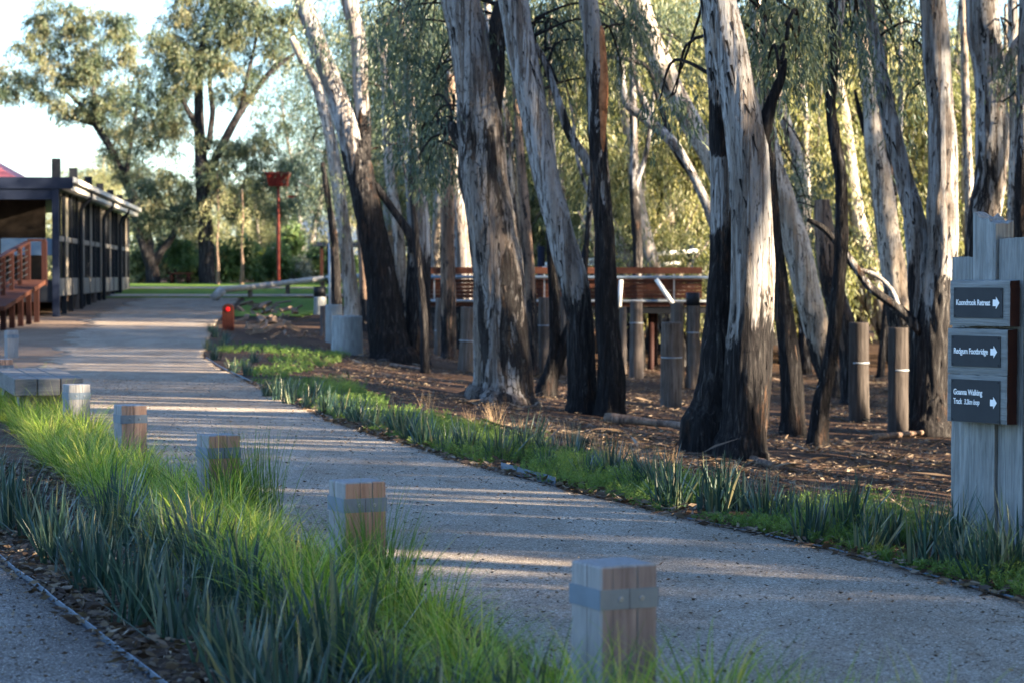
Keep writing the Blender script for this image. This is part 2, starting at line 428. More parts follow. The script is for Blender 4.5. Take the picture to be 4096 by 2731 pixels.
BOL = [(.32,7.2),(-.70,10.35),(-1.73,13.5),(-2.88,17.3),(-3.97,20.9)]
LEFT = [(-6,4.4),(3.75,1.65),(7.2,.62),(10.35,-.38),(13.5,-1.42),(17.3,-2.58),(20.9,-3.6),(26,-5.2)]
EDGEP = [(a, b-.04) for a, b in EDGE]
sheet('gravel_path', LEFT, EDGEP, -6, 26, .15, 24, 'gravel_path', .02, .05, .05)
FL = [(26,-5.2),(30,-5.9),(36,-7.3),(46,-9.0),(58,-10.7),(78,-12.4)]
sheet('gravel_drive', FL, EDGEP, 26, 77, .3, 24, 'gravel_worn', .021, .55, .08)
sheet('yard', [(24,-9),(40,-14),(60,-20),(78,-26)], [(24,-5.0),(26,-5.1),(30,-5.3),(36,-6.4),(46,-8.0),(58,-9.7),(78,-11.6)], 24, 78, .5, 30, 'yard_dirt', .012)
EDGING = [(-2,2.66),(8.66,-1.41),(11.9,-2.65),(16,-4.2),(22,-6.5)]
sheet('gravel_apron', [(-6,-6),(22,-12)], [(-6,4.2),(-2,2.64),(8.66,-1.43),(11.9,-2.67),(16,-4.22),(22,-6.52)], -6, 22, .25, 24, 'gravel_coarse', .018)
sheet('mulch_bed', EDGING, LEFT, -2, 24, .25, 14, 'soil_mulch', .014)
sheet('lawn', [(76.5,-26),(100,-34)], [(76.5,-7.5),(84,-4.6),(100,-3.8)], 76.5, 100, .5, 40, 'lawn', .03, 0, .3)
sheet('lawn_verge', [(60,-7.35),(76,-8.8)], [(60,-5.6),(66,-5.2),(76,-5.2)], 60, 76, .5, 8, 'lawn', .03, .1, .3)
sheet('cross_path', [(77.5,-24),(80,-24)], [(77.5,-4.8),(80,-4.6)], 77.5, 80, .5, 24, 'gravel_path', .05)
sheet('cross_path', [(87.5,-30),(89.5,-30)], [(87.5,-4.2),(89.5,-4)], 87.5, 89.5, .5, 24, 'gravel_path', .05)

# ================================================================= BOLLARDS
def bollard_parts(root, s=.2, h=.62, wood='timber_tan', side='timber_grey', seed=1):
    r = random.Random(seed)
    a = s/2
    # square outline with drying cracks (notches)
    def side_pts(p, q, notch):
        p, q = Vector((*p,0)), Vector((*q,0)); d = (q-p).normalized(); n = Vector((-d.y, d.x, 0)); L = (q-p).length
        out = [p+d*.006]
        for pos, wd, dp in notch:
            out += [p+d*(pos*L-wd), p+d*(pos*L)+n*dp, p+d*(pos*L+wd)]
        out.append(q-d*.006); return out
    nf = [(r.uniform(.18,.4), .0012, .012), (r.uniform(.48,.68), .0024, .03)]
    ns = [(r.uniform(.35,.6), .0025, .02)]
    cs = [(-a,-a),(a,-a),(a,a),(-a,a)]
    pts = []
    for i in range(4):
        pts += side_pts(cs[i], cs[(i+1)%4], nf if i in (0,2) else ns)
    n = len(pts); mb = MB(); vs = []
    zs = [(-.25,1), (h*.2,1), (h*.45,1), (h*.8,1), (h-.006,1), (h,.965)]
    for z, k in zs:
        for p in pts:
            w = .0025*noise.noise((p.x*8+seed, p.y*8, z*6))
            vs.append((p.x*k+w, p.y*k+w, z))
    fs = []
    for l in range(len(zs)-1):
        for i in range(n):
            j = (i+1)%n; fs.append((l*n+i, l*n+j, (l+1)*n+j, (l+1)*n+i))
    fs.append(tuple((len(zs)-1)*n+i for i in range(n)))
    mb.add(vs, fs)
    o = mb.build('post', [wood, side], root)
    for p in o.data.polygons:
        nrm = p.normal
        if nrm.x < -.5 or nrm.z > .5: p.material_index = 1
    b = MB(); q = a+.004; z0, z1 = h-.135, h-.072
    for x0,x1,y0,y1 in ((-q,q,-q,-a-.0008),(-q,q,a+.0008,q),(-q,-a-.0008,-a,a),(a+.0008,q,-a,a)): b.box(x0,x1,y0,y1,z0,z1)
    b.box(-.001+.0,.001,-q-.0008,-q+.001,z0,z1,1)
    bd = b.build('band', ['galvanised','black_paint'], root)
    for x in (-.032,.042):
        sc = MB(); cz = (z0+z1)/2
        sc.tube([(Vector((x,-q+.001,cz)),.0085),(Vector((x,-q-.003,cz)),.0085),(Vector((x,-q-.0045,cz)),.006)],12)
        sc.box(x-.004,x+.004,-q-.0052,-q-.0044,cz-.001,cz+.001,1)
        sc.build('screw', ['galv_dull','black_paint'], bd)
BROT = math.radians(27)
blab = ['weathered square timber bollard in deep shade, nearest one, at the bottom of the picture',
        'split-topped tan timber bollard with two screws in its band, second nearest to the viewer',
        'tan timber bollard third from the viewer, halfway along the bright green grass',
        'sunlit pale timber bollard with gleaming band, fourth along the grass bed',
        'shaded grey timber bollard standing at the corner of the slab bench']
bh = [.60,.575,.565,.525,.51]
for i, ((x,y), lb) in enumerate(zip(BOL, blab)):
    t_ = thing('timber_bollard', (x,y,0), lb, 'bollard', 'timber bollards along the gravel path', BROT+rnd.uniform(-.04,.04))
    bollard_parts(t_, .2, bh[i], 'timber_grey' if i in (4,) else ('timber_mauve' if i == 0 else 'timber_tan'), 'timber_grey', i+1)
p = P(28,1447,28); t_ = thing('timber_bollard', (p.x-.05,28,0), 'pale timber bollard cut off by the left frame edge behind the slab bench', 'bollard', 'timber bollards along the gravel path', BROT)
bollard_parts(t_, .2, .48, 'timber_tan', 'timber_grey', 7)
p = G(46,1432); t_ = thing('timber_bollard', (p.x,p.y,p.z), 'farthest banded timber bollard near the left edge before the ramp', 'bollard', 'timber bollards along the gravel path', BROT)
bollard_parts(t_, .2, .49, 'timber_grey', 'timber_grey', 8)

# slab bench
t_ = thing('slab_bench', (-4.50,22.3,0), 'low weathered timber slab bench by the path at left', 'bench', None, math.radians(17))
for k in range(3):
    mb = MB(); mb.box(-.33+k*.222,-.33+k*.222+.214,0,2.6,.33,.50,0,None,.008); mb.build('seat_sleeper', 'timber_grey_x', t_)
for yy in (.25, 2.1):
    mb = MB(); mb.box(-.27,.27,yy,yy+.22,-.05,.328,0,None,.008); mb.build('leg', 'timber_grey', t_)
mb = MB(); 
for yy in (.35,2.2):
    for xx in (-.22,0,.22): mb.box(xx-.03,xx+.03,yy-.03,yy+.03,.5,.504)
mb.build('fixing_plate', 'galvanised', t_)

# steel edgings
def edging(tab, y0, y1, label, h=.03, step=.25, side=0):
    mb = MB(); pts = []; y = y0
    while y <= y1: pts.append(Vector((interp(y,tab)+.012*noise.noise((y*1.7,side,0)), y, 0))); y += step
    for a, b in zip(pts, pts[1:]):
        a.z = H(a.x,a.y)+.02; b.z = H(b.x,b.y)+.02
        mb.bar((a.x,a.y,a.z),(b.x,b.y,b.z), .006, h)
    return tag(mb.build('steel_edging', 'galvanised'), label, 'garden edging')
edging(EDGING, 4, 21.8, 'thin galvanised steel edging between coarse gravel and mulch at lower left', .035, .25, 1)
edging([(a,b+.02) for a,b in EDGE], 7, 14.4, 'thin steel edging along the right side of the gravel path near the sign', .008, .25, 2)
edging([(a,b+.02) for a,b in EDGE], 30, 41, 'low edging strip around the far planted corner beside the drive', .02, .4, 3)
mb = MB(); a = G(2005,1885); b = G(2150,1925); c = G(2222,1945)
for p, q in ((a,b),(b,c)):
    mb.bar((p.x,p.y,p.z+.035),(q.x,q.y,q.z+.03), .006, .07)
tag(mb.build('steel_edging', 'galvanised'), 'short lifted piece of steel edging sticking up beside the planted verge', 'garden edging')

# ================================================================= SIGN
SX, SY = 2.49, 13.0; PH = math.radians(-52)
t_ = thing('trail_sign', (SX,SY,H(SX,SY)), 'weathered grey sleeper post with three arrow signs, standing at the right frame edge', 'sign', None, PH)
gz = H(SX+.2,SY-.3)
def zpx(y, d=12.9): return (EYE-(y-HOR)/F*d)-gz
# four upright sleepers (local x to the right, +y behind)
def rough_plank(name, x0, x1, y0, y1, z1, mat, jag=0.0, seed=0, slant=0):
    mb = MB(); nx, nz = 9, 44; 
    vs = []; ring = []
    # outline around
    out = [(x0+(x1-x0)*i/nx, y0) for i in range(nx)]+[(x1, y0+(y1-y0)*i/3) for i in range(3)]+[(x1-(x1-x0)*i/nx, y1) for i in range(nx)]+[(x0, y1-(y1-y0)*i/3) for i in range(3)]
    n = len(out)
    for k in range(nz+1):
        for (x, y) in out:
            top = z1+slant*(x-x0)/(x1-x0)+jag*(noise.noise((x*38+seed, y*20, 1))+.5*noise.noise((x*90,y*60+seed,2)))
            z = -.3+(top+.3)*k/nz
            cx, cy = (x0+x1)/2, (y0+y1)/2
            w = .004*noise.noise((x*14+seed, y*14, z*3))+.0025*noise.noise((x*60+seed, y*50, z*5))
            ex = 1-.012*((abs(x-cx)/(x1-x0)*2)**8)
            d = Vector((x-cx, y-cy, 0)).normalized()
            vs.append((cx+(x-cx)*.985*ex+d.x*w, cy+(y-cy)*.985*ex+d.y*w*1.5, z))
    fs = []
    for k in range(nz):
        for i in range(n): j = (i+1)%n; fs.append((k*n+i, k*n+j, (k+1)*n+j, (k+1)*n+i))
    cidx = len(vs); topc = Vector((0,0,0))
    for i in range(n): topc += Vector(vs[nz*n+i])/n
    vs.append(topc-Vector((0,0,jag*.3)))
    for i in range(n): fs.append((nz*n+i, nz*n+(i+1)%n, cidx))
    mb.add(vs, fs, 0.0, 0, False)
    return mb.build(name, mat, t_)
rough_plank('upright', 0, .163, .0, .12, zpx(1033), 'timber_weathered', .006, 1)
rough_plank('upright', .168, .332, -.02, .13, zpx(862), 'timber_weathered', .035, 2, -.05)['label'] = 'tall splintered upright'
rough_plank('upright', .338, .515, .0, .12, zpx(962,12.7), 'timber_weathered', .004, 3, .01)
rough_plank('upright', .521, .74, .01, .13, zpx(975,12.6), 'timber_weathered', .004, 4)
def text_mesh(s, size, shear=0):
    cu = bpy.data.curves.new('txt','FONT'); cu.body = s; cu.size = size; cu.extrude = .0006; cu.shear = shear; cu.offset = size*.02; cu.space_character = .97
    o = bpy.data.objects.new('txt', cu); C.objects.link(o)
    dg = bpy.context.evaluated_depsgraph_get(); me = bpy.data.meshes.new_from_object(o.evaluated_get(dg))
    bpy.data.objects.remove(o); return me
# board: x0,x1 along face, z0,z1 ; plate; lines
boards = [(.085,.512,1121,1303,(1158,1274),[('Koondrook Retreat',0)],'upper'),
          (.070,.497,1310,1498,(1343,1463),[('Redgum Footbridge',0)],'middle'),
          (.070,.495,1493,1690,(1506,1672),[('Goanna Walking',0),('Track',1)],'lower')]
ztops = [zpx(1125), zpx(1315), zpx(1495)]; hs = [.258,.258,.272]
for k, (x0,x1,_,_,(pt,pb),lines,nm) in enumerate(boards):
    z1 = ztops[k]; z0 = z1-hs[k]; Y0, Y1 = -.115, -.03
    mb = MB(); nx, nz = 40, 10; vs=[]; fs=[]
    def g(i,j,f):
        x = x0+(x1-x0)*i/nx; z = z0+(z1-z0)*j/nz
        if j in (0,nz): z += .004*noise.noise((x*7, k*5+j, 0))+.003*noise.noise((x*30, k*5+j, 1))-.004*(1 if f==0 else 0)*(1 if j==nz else -1)
        if i in (0,nx): x += .003*noise.noise((z*30, k+i, 0))
        y = (Y0 if f==0 else Y1)+ (.0022*noise.noise((x*5, z*50, k)) if f==0 else 0)
        if f==0 and (i in (0,nx) or j in (0,nz)): y += .004
        return (x,y,z)
    for f in (0,1):
        for j in range(nz+1):
            for i in range(nx+1): vs.append(g(i,j,f))
    W = nx+1; N = W*(nz+1)
    for j in range(nz):
        for i in range(nx):
            a = j*W+i; fs.append((a,a+1,a+1+W,a+W)); fs.append((N+a,N+a+W,N+a+1+W,N+a+1))
    for i in range(nx): fs.append((i,N+i,N+i+1,i+1)); a = nz*W+i; fs.append((a,a+1,N+a+1,N+a))
    m0 = len(fs)
    for j in range(nz): a = j*W; fs.append((a,a+W,N+a+W,N+a)); a = j*W+nx; fs.append((a,N+a,N+a+W,a+W))
    mb.add(vs, fs); mb.mi = [0]*m0+[1]*(len(fs)-m0)
    bo = mb.build('sign_board', ['timber_weathered_x','timber_endgrain'], t_)
    # plate
    pw0, pw1 = x0+.034, x0+.382; pz1 = z1-.042-(0.0 if k<2 else -.012); pz0 = pz1-(.168 if k<2 else .235)
    pl = MB(); pl.box(pw0,pw1,Y0-.006,Y0-.001,pz0,pz1); po = pl.build('plate', 'plate_grey', bo)
    def addtext(s, x, z, size, tw, shear=0):
        me = text_mesh(s, size, shear); sx = tw/max(v.co.x for v in me.vertices)
        o = link('lettering', me, None, bo); me.materials.clear(); me.materials.append(M['white_letter'])
        o.location = (x, Y0-.0068, z); o.rotation_euler = (math.pi/2,0,0); o.scale = (sx,1,1)
        bpy.context.view_layer.update()
        return max(v.co.x for v in me.vertices)*sx
    if k < 2:
        addtext(lines[0][0], pw0+.018, (pz0+pz1)/2-.014, .044, .245)
        ax, az, sc = pw1-.067, (pz0+pz1)/2, 1
    else:
        addtext('Goanna Walking', pw0+.018, pz1-.085, .044, .207)
        w = addtext('Track', pw0+.018, pz1-.137, .044, .064)
        addtext('3.2km loop', pw0+.018+w+.012, pz1-.137, .040, .112, .25)
        ax, az, sc = pw1-.067, (pz0+pz1)/2-.005, 1
    ar = MB(); e = .032
    pts = [(ax,az-.018),(ax+.022,az-.018),(ax+.022,az-.033),(ax+.047,az),(ax+.022,az+.033),(ax+.022,az+.018),(ax,az+.018)]
    vs = [(x,Y0-.0072,z) for x,z in pts]+[(x,Y0-.0060,z) for x,z in pts]
    n = 7; ar.add(vs, [tuple(range(n)), tuple(range(2*n-1,n-1,-1))]+[((i+1)%n,i,i+n,(i+1)%n+n) for i in range(n)])
    ar.build('arrow', 'white_letter', bo)
    for xx in (pw0+.011,pw1-.011):
        for zz in (pz0+.011,pz1-.011):
            sc_ = MB(); sc_.tube([(Vector((xx,Y0-.005,zz)),.0045),(Vector((xx,Y0-.0085,zz)),.0035)],10); sc_.build('screw','black_paint',bo)

# ================================================================= BLADE PLANTS
def tussock_mesh(name, n, hgt, spread, width, lean, droop, seed, segs=5, dry=.04):
    g = np.random.default_rng(seed)
    az = g.uniform(0,2*math.pi,n); ln = hgt*g.uniform(.55,1.12,n); th = np.abs(g.normal(0,lean,n))+.04
    bx = g.normal(0,spread,n); by = g.normal(0,spread,n)
    az = np.where(g.random(n) < .6, np.arctan2(by,bx)+g.normal(0,.5,n), az)
    w = width*g.uniform(.7,1.25,n); dr = droop*g.uniform(.4,1.5,n)
    tint = np.clip(g.normal(.40,.28,n),0,.85); tint = np.where(g.random(n)<dry, 1.0, tint)
    V, Fc, T = [], [], []
    up = np.stack([np.cos(az),np.sin(az)],1)
    tw = g.uniform(-.9,.9,n)
    sx, sy = -np.sin(az+tw), np.cos(az+tw)
    x, y, z = bx.copy(), by.copy(), np.zeros(n)-.03; ang = th.copy()
    rows = []
    for k in range(segs+1):
        f = k/segs; ww = w*(1-f**2.2)*.5*(.75+.25*min(1,f*4))+.0004
        rows.append((np.stack([x-sx*ww,y-sy*ww,z],1), np.stack([x+sx*ww,y+sy*ww,z],1)))
        step = ln/segs; x = x+np.cos(az)*np.sin(ang)*step; y = y+np.sin(az)*np.sin(ang)*step; z = z+np.cos(ang)*step
        ang = ang+dr/segs*(.4+1.6*f)
    V = np.concatenate([np.stack(r,1).reshape(-1,3) for r in rows])  # each row: n*2 verts
    for k in range(segs):
        a = k*2*n+np.arange(n)*2; b = (k+1)*2*n+np.arange(n)*2
        Fc.append(np.stack([a,a+1,b+1,b],1))
    T = np.tile(np.repeat(tint,2), segs+1)
    return cloud_mesh(name, V, np.concatenate(Fc), T)
flax = [tussock_mesh('flax_blades', 60, .40, .045, .016, .31, .16, 100+i, dry=.03) for i in range(5)]
mat_ = [tussock_mesh('mat_rush_blades', 200, .58, .05, .0068, .40, 1.25, 200+i, 7, dry=.14) for i in range(5)]
rush = [tussock_mesh('rush_blades', 330, .66, .07, .0045, .25, .45, 300+i, 6) for i in range(2)]
for m in flax: m.materials.append(M['blade_blue'])
for m in mat_: m.materials.append(M['blade_lime'])
for m in rush: m.materials.append(M['blade_green'])
def plant(name, me, x, y, s, label, cat, group, sz=None):
    o = bpy.data.objects.new(name, me); C.objects.link(o); o.location = (x,y,H(x,y)+.005)
    o.rotation_euler = (rnd.gauss(0,.09),rnd.gauss(0,.09),rnd.uniform(0,6.28)); s *= rnd.uniform(.78,1.12); o.scale = (s,s,s*(sz or 1)); return tag(o, label, cat, group)
def bedline(y): return interp(y,EDGING), interp(y,LEFT)-.3     # edging, bollard line
y = 5.6
while y < 23:
    e, b = bedline(y); wdt = b-e
    for fr_ in (.20,.52) if y < 13.5 else (.25,):
        x = e+wdt*fr_+rnd.uniform(-.07,.07)
        yy = y+rnd.uniform(-.1,.1)+fr_*.35
        if abs(x) < .27*(yy+1.5): plant('flax_lily', rnd.choice(flax), x, yy, rnd.uniform(1.0,1.25), 'blue-green strappy tussock in the shaded mulch bed at lower left', 'plant', 'blue-green tussocks in the left bed')
    y += .52
for (x,y) in ((-.05,6.6),(.22,6.3),(-.35,7.4),(-.45,8.0)): plant('flax_lily', rnd.choice(flax), x, y, .9, 'blue-green strappy tussock among the lime grass at the bottom of the picture', 'plant', 'blue-green tussocks at the bottom edge')
y = 5.2
while y < 25:
    e, b = bedline(y)
    for off in (-.46,-.12) if y > 7.9 else (-.3,.06):
        x = b+off+rnd.uniform(-.08,.08); yy = y+rnd.uniform(-.1,.1)
        if min((x-bx-.0)**2+(yy-by)**2 for bx,by in BOL) < .14**2: continue
        s = rnd.uniform(.72,1.0)*(1 if y > 7.9 else .9)
        plant('mat_rush', rnd.choice(mat_), x, yy, s, 'lime-green grassy tussock arching beside the timber bollards', 'plant', 'lime-green tussocks along the bollards', rnd.uniform(.85,1.05))
    y += .48
for x,y in ((.62,7.0),(.95,6.55),(1.15,6.3),(.78,6.1),(.5,6.3),(.12,6.75),(1.32,6.15),(.30,6.6),(.85,6.9)): plant('mat_rush', rnd.choice(mat_), x, y, .85, 'wispy lime-green tussock at the bottom edge right of the nearest bollard', 'plant', 'lime-green tussocks right of the nearest bollard')
plant('rush_clump', rush[0], -.60, 10.02, .85, 'dark green rush clump in front of the second bollard', 'plant', None)
plant('rush_clump', rush[1], -1.48, 13.3, .95, 'dark green rush clump arching right of the third bollard', 'plant', None)
# right verge tussocks from measured bases
rv = [(3250,2175,1.15),(3470,2225,.8),(3700,2270,1.0),(3960,2345,.85),(2960,2040,.7),(3060,2075,.75),(2690,2040,.95),(2860,2060,.9),(2560,1960,.75),(2640,1975,.75),(2440,1915,.85),(2345,1925,.65),(2180,1895,.55),
      (2100,1830,.9),(2000,1850,.8),(1870,1825,.95),(1790,1815,.7),(1700,1790,.8),(1590,1745,.85),(1640,1770,.75),(1500,1725,.85),(1430,1700,.8),(1370,1680,.75),(1300,1660,.85),(1230,1640,.7),(1160,1620,.85),(1110,1605,.8),(1070,1590,.75),(1250,1600,.6),(1180,1580,.6),
      (3150,2110,.7),(3560,2190,.7),(3840,2300,.7),(4080,2330,1.0),(3380,2150,.8),(3820,2190,.75),(2300,1850,.7),(2200,1840,.7)]
for x,y,s in rv:
    p = G(x,y)
    plant('flax_lily', rnd.choice(flax), p.x, p.y, min(s*1.2, 1.12), 'blue-green strappy tussock in the planted verge right of the path', 'plant', 'blue-green tussocks in the right verge')
for x,y,s in ((860,1440,.9),(830,1400,.8),(890,1400,.9),(930,1490,.8),(990,1500,.95),(860,1350,.8),(900,1370,.9),(1015,1450,.8),(840,1330,.7)):
    p = G(x,y); plant('flax_lily', rnd.choice(flax), p.x, p.y, s, 'grey-green tussock on the far planted corner below the red post', 'plant', 'tussocks on the far corner')
# ---- ground cover (stuff): feathery sprigs
def cover(name, pts, label, mat='cover_leaf', hgt=.2, per=26, lf=.03, kindlabel=True):
    PP, DD, TT, LL = [], [], [], []
    for (x,y,h,t0) in pts:
        z0 = H(x,y); n = per
        s = nr.uniform(.1,1,n); lean = nr.normal(0,.35,2)
        px = x+lean[0]*s*h+nr.normal(0,.006,n); py = y+lean[1]*s*h+nr.normal(0,.006,n); pz = z0+s*h
        PP.append(np.stack([px,py,pz],1)); a = nr.uniform(0,6.28,n)
        DD.append(np.stack([np.cos(a)+lean[0],np.sin(a)+lean[1],nr.uniform(.3,1.3,n)],1)); TT.append(np.clip(t0+nr.normal(0,.13,n)+.25*(s-.6),0,1))
    pos = np.concatenate(PP); n = len(pos)
    me = leaves(name, pos, np.concatenate(DD), lf*nr.uniform(.7,1.3,n), lf*.17*nr.uniform(.8,1.3,n), np.concatenate(TT))
    return tag(link(name, me, mat), label, 'ground cover', None, 'stuff')
pts = []
for _ in range(15000):
    y = 8.5+24*rnd.random()**1.35; e = rnd.uniform(.03,1.25); x = E(y)+e/.93
    w_ = noise.noise((x*1.1, y*1.1, 5))
    if y > 30 and rnd.random() < .5: continue
    far = 1 if y < 18 else .9
    if e > .95+.35*w_ or (w_ < -.22 and e < .7): continue
    hh = (.07+.12*max(0,w_+.3))*(.5+.5*min(1,e/.35))*(1 if y<20 else .85)
    pts.append((x,y,hh*rnd.uniform(.6,1.3),.45+w_*.6))
cover('ground_cover', pts, 'feathery bright green ground cover filling the verge right of the path', per=24, lf=.026)
pts = []
for _ in range(2500):
    p = (rnd.uniform(-6.4,-3.2), rnd.uniform(33,47)); e = p[0]-E(p[1])
    if not (.2 < e < 3.0) or noise.noise((p[0]*.7,p[1]*.4,2)) < 0.02: continue
    pts.append((p[0],p[1],rnd.uniform(.04,.12),rnd.uniform(.3,.8)))
cover('low_weeds', pts, 'patches of low green weeds on the dark soil bank', per=14, lf=.05)
# litter
def litter(name, n, fn, label, L=(.04,.11), mat='litter_leaf', lift=.012, wr=.2):
    P_, D_ = [], []
    while len(P_) < n:
        q = fn()
        if q is None: continue
        x, y = q; P_.append((x,y,H(x,y)+lift+abs(rnd.gauss(0,.012)))); a = rnd.uniform(0,6.28); D_.append((math.cos(a),math.sin(a),rnd.gauss(0,.22)))
    P_ = np.array(P_); D_ = np.array(D_)
    LL = nr.uniform(*L,n)
    return tag(link(name, leaves(name, P_, D_, LL, LL*wr*nr.uniform(.6,1.4,n), nr.random(n)), mat), label, 'leaf litter', None, 'stuff')
def f_floor():
    y = 12+42*rnd.random()**1.3; x = rnd.uniform(-7,.24*y+1); e = x-E(y)
    if e < 1.1: return None
    w = noise.noise((x*.55,y*.4,8)); 
    if rnd.random() > (.30+1.0*w)*min(1,(e-.6)/1.6)+.05: return None
    return x, y
litter('leaf_litter', 42000, f_floor, 'dry curled leaves and bark scattered over the forest floor', (.03,.095), 'litter_leaf', .012, .19)
def f_bark():
    q = f_floor(); return q
litter('bark_strips', 1300, f_bark, 'long peeled bark strips lying on the forest floor', (.15,.45), 'litter_leaf', .025, .07)
def f_mulch():
    y = rnd.uniform(6,18); e, b = bedline(y); x = rnd.uniform(e-.05,b+.2); return x, y
litter('mulch_chips', 16000, f_mulch, 'bark chips and dry leaves covering the left planting bed', (.02,.075), 'litter_leaf', .02, .35)
def f_path():
    y = 7.5+25*rnd.random()**1.4; x = rnd.uniform(interp(y,LEFT) if y<26 else E(y)-3, E(y)); 
    d = min(x-interp(y,LEFT), E(y)-x)
    if rnd.random() > .25+.75*math.exp(-max(0,d)/.25): return None
    return x, y
litter('path_debris', 9000, f_path, 'small dark twigs and leaf bits scattered on the gravel path', (.008,.034), 'litter_leaf', .023, .3)
def f_apron():
    y = rnd.uniform(7.5,12.5); x = interp(y,EDGING)-abs(rnd.gauss(0,.5)); return x, y
litter('apron_debris', 1500, f_apron, 'small chips and leaves scattered on the coarse gravel at lower left', (.008,.03), 'litter_leaf', .022, .4)
def f_yard():
    y = rnd.uniform(30,70); return rnd.uniform(-14,-7.5), y
# verge litter rim
def f_rim():
    y = rnd.uniform(8.5,32); return E(y)+rnd.uniform(-.08,.3), y
litter('verge_litter', 5000, f_rim, 'brown leaf litter along the edge of the planted verge', (.03,.10), 'litter_leaf', .022, .28)
# dry weed stalks on slope
st_ = [tussock_mesh('stalks', 26, .32, .05, .003, .25, .3, 400+i, 4, .0) for i in range(2)]
for m in st_: m.materials.append(M['dry_stalk'])
k = 0
while k < 34:
    y = rnd.uniform(13.5,27); x = E(y)+rnd.uniform(1.3,2.6); 
    plant('dry_weed', rnd.choice(st_), x, y, rnd.uniform(.5,.9), 'thin reddish dry weed on the slope above the verge', 'plant', 'dry weeds on the slope'); k += 1

# ================================================================= TREES
def px_tree(name, stems, label, mat, group=None, clumps=(), leafmat_='leaf_gum_near', top=True, base=None, segs=28, rough=.07, dleaf=1.0, strip=None, H_top=None, cat='tree', crown_r=2.6, flute=.05, crownd=.55, areas=(), cdy=0.0):
    flute = max(flute, .09)
    """stems: list of dict(pts=[(x,y,w)...], burn=[(ypx,val)..], branch=bool)"""
    s0 = stems[0]['pts'][0]; b = base if base else G(s0[0], s0[1]-4); d = b.y
    root = thing(name, b, label, cat, group)
    scale = d/F
    tr = MB(); ends = []; STEM = []; TW = []; FL_ = []
    def w2l(x,y,dd=0): return P(x,y,d+dd)-b
    for si, s in enumerate(stems):
        pts = [(w2l(x,y,s.get('dy',0)), w*scale*.5*1.0) for x,y,w in s['pts']]
        first = pts[0]
        if not s.get('branch'):
            lo = Vector((first[0].x, first[0].y, min(first[0].z,0)-.45)); pts = [(lo, first[1]*1.45), (first[0].lerp(pts[1][0], min(.9, .05/max(.06,(pts[1][0]-first[0]).length))), first[1]*1.12)]+[(first[0].lerp(pts[1][0], min(.95, .22/max(.23,(pts[1][0]-first[0]).length))), first[1]*.98)]+pts[1:]
        bt = s.get('burn', [(0,0)])
        def at(p, bt=bt):
            yp = HOR-((p+b).z-EYE)/d*F
            return interp(yp, bt)
        ext = s.get('ext', not s.get('branch'))
        if ext and top:
            p1 = pts[-1][0]; dr = (pts[-1][0]-pts[-2][0]).normalized(); dr = (dr+Vector((0,0,.35))).normalized()
            r1 = pts[-1][1]
            pts.append((p1+dr*1.6, r1*.85)); pts.append((p1+dr*3.4+Vector((rnd.uniform(-.3,.3),rnd.uniform(-.5,.5),0)), r1*.6)); pts.append((p1+dr*5.2+Vector((rnd.uniform(-.7,.7),rnd.uniform(-1,1),0)), r1*.25))
            ends.append((pts[-3][0], pts[-2][0], pts[-1][0], r1))
        maxr = max(r for _, r in pts); STEM += pts[1:]
        if maxr > .13 and not s.get('branch'): FL_.append((pts, at))
        sg = segs if maxr > .12 else max(10, segs//2)
        tr.tube(pts, sg, .045 if maxr > .12 else .09, rough, at, 0, seed=si*7.3+b.x, flute=flute if not s.get('branch') else 0)
    for q0 in range(len(FL_)):
        pts, at = FL_[q0]; 
        segL = [(b_[0]-a_[0]).length for a_, b_ in zip(pts[1:], pts[2:])]; tot = sum(segL)
        for _ in range(int(tot*34)):
            u = rnd.uniform(0, tot); i_ = 1
            for L_ in segL:
                if u <= L_: break
                u -= L_; i_ += 1
            if i_+1 >= len(pts): continue
            f_ = u/max(segL[i_-1],.001); c_ = pts[i_][0].lerp(pts[i_+1][0], f_); r_ = pts[i_][1]*(1-f_)+pts[i_+1][1]*f_
            ax = (pts[i_+1][0]-pts[i_][0]).normalized(); a_ = rnd.uniform(math.pi*.9, math.pi*2.1)
            o_ = Vector((math.cos(a_), math.sin(a_), 0)); o_ = (o_-ax*o_.dot(ax)).normalized(); t_ = ax.cross(o_)
            bn_ = at(c_); L_ = rnd.uniform(.05,.22)*(1.6 if rnd.random() < .12 else 1); w_ = rnd.uniform(.010,.035); cu = rnd.uniform(.006,.03)
            vs_ = []
            for k_ in range(4):
                h_ = k_/3; off_ = r_*.99+.004+cu*(h_**2.2); ww = w_*(1-.75*h_)*.5
                for sg_ in (-1,1): vs_.append(c_-ax*L_*h_+o_*off_+t_*(ww*sg_+.01*math.sin(h_*3+a_*7)))
            tr.add(vs_, [(0,1,3,2),(2,3,5,4),(4,5,7,6)], (1.2 if bn_ < .45 and rnd.random() < .45 else (rnd.choice((.0,.55,.9)) if bn_ < .45 else rnd.choice((.62,.75,.9,.9)))), 0, False)
    # limbs above
    cl = []
    for (a, m, e, r1) in ends:
        for k in range(3):
            st0 = a.lerp(e, rnd.uniform(.1,.7)); dd = Vector((rnd.uniform(-1,1), rnd.uniform(-1,1), rnd.uniform(.3,.9))).normalized()
            L = rnd.uniform(1.2,2.2)*crown_r/2.6; en = st0+dd*L
            tr.tube([(st0, r1*.35),(st0+dd*L*.5+Vector((0,0,.1)), r1*.25),(en, r1*.08)], 8, .3, 0, lambda p: 0.0)
            for q in range(3): cl.append((en+Vector((rnd.uniform(-.9,.9),rnd.uniform(-.9,.9),rnd.uniform(-.7,.6))), rnd.uniform(.5,.95), rnd.uniform(.4,.7)))
        cl.append((e, .9, .6))
    if strip:
        x0,y0,x1,y1,w = strip; mb = MB(); pp = []
        ptsS = stems[strip_i]['pts'] if False else None
    vis = []
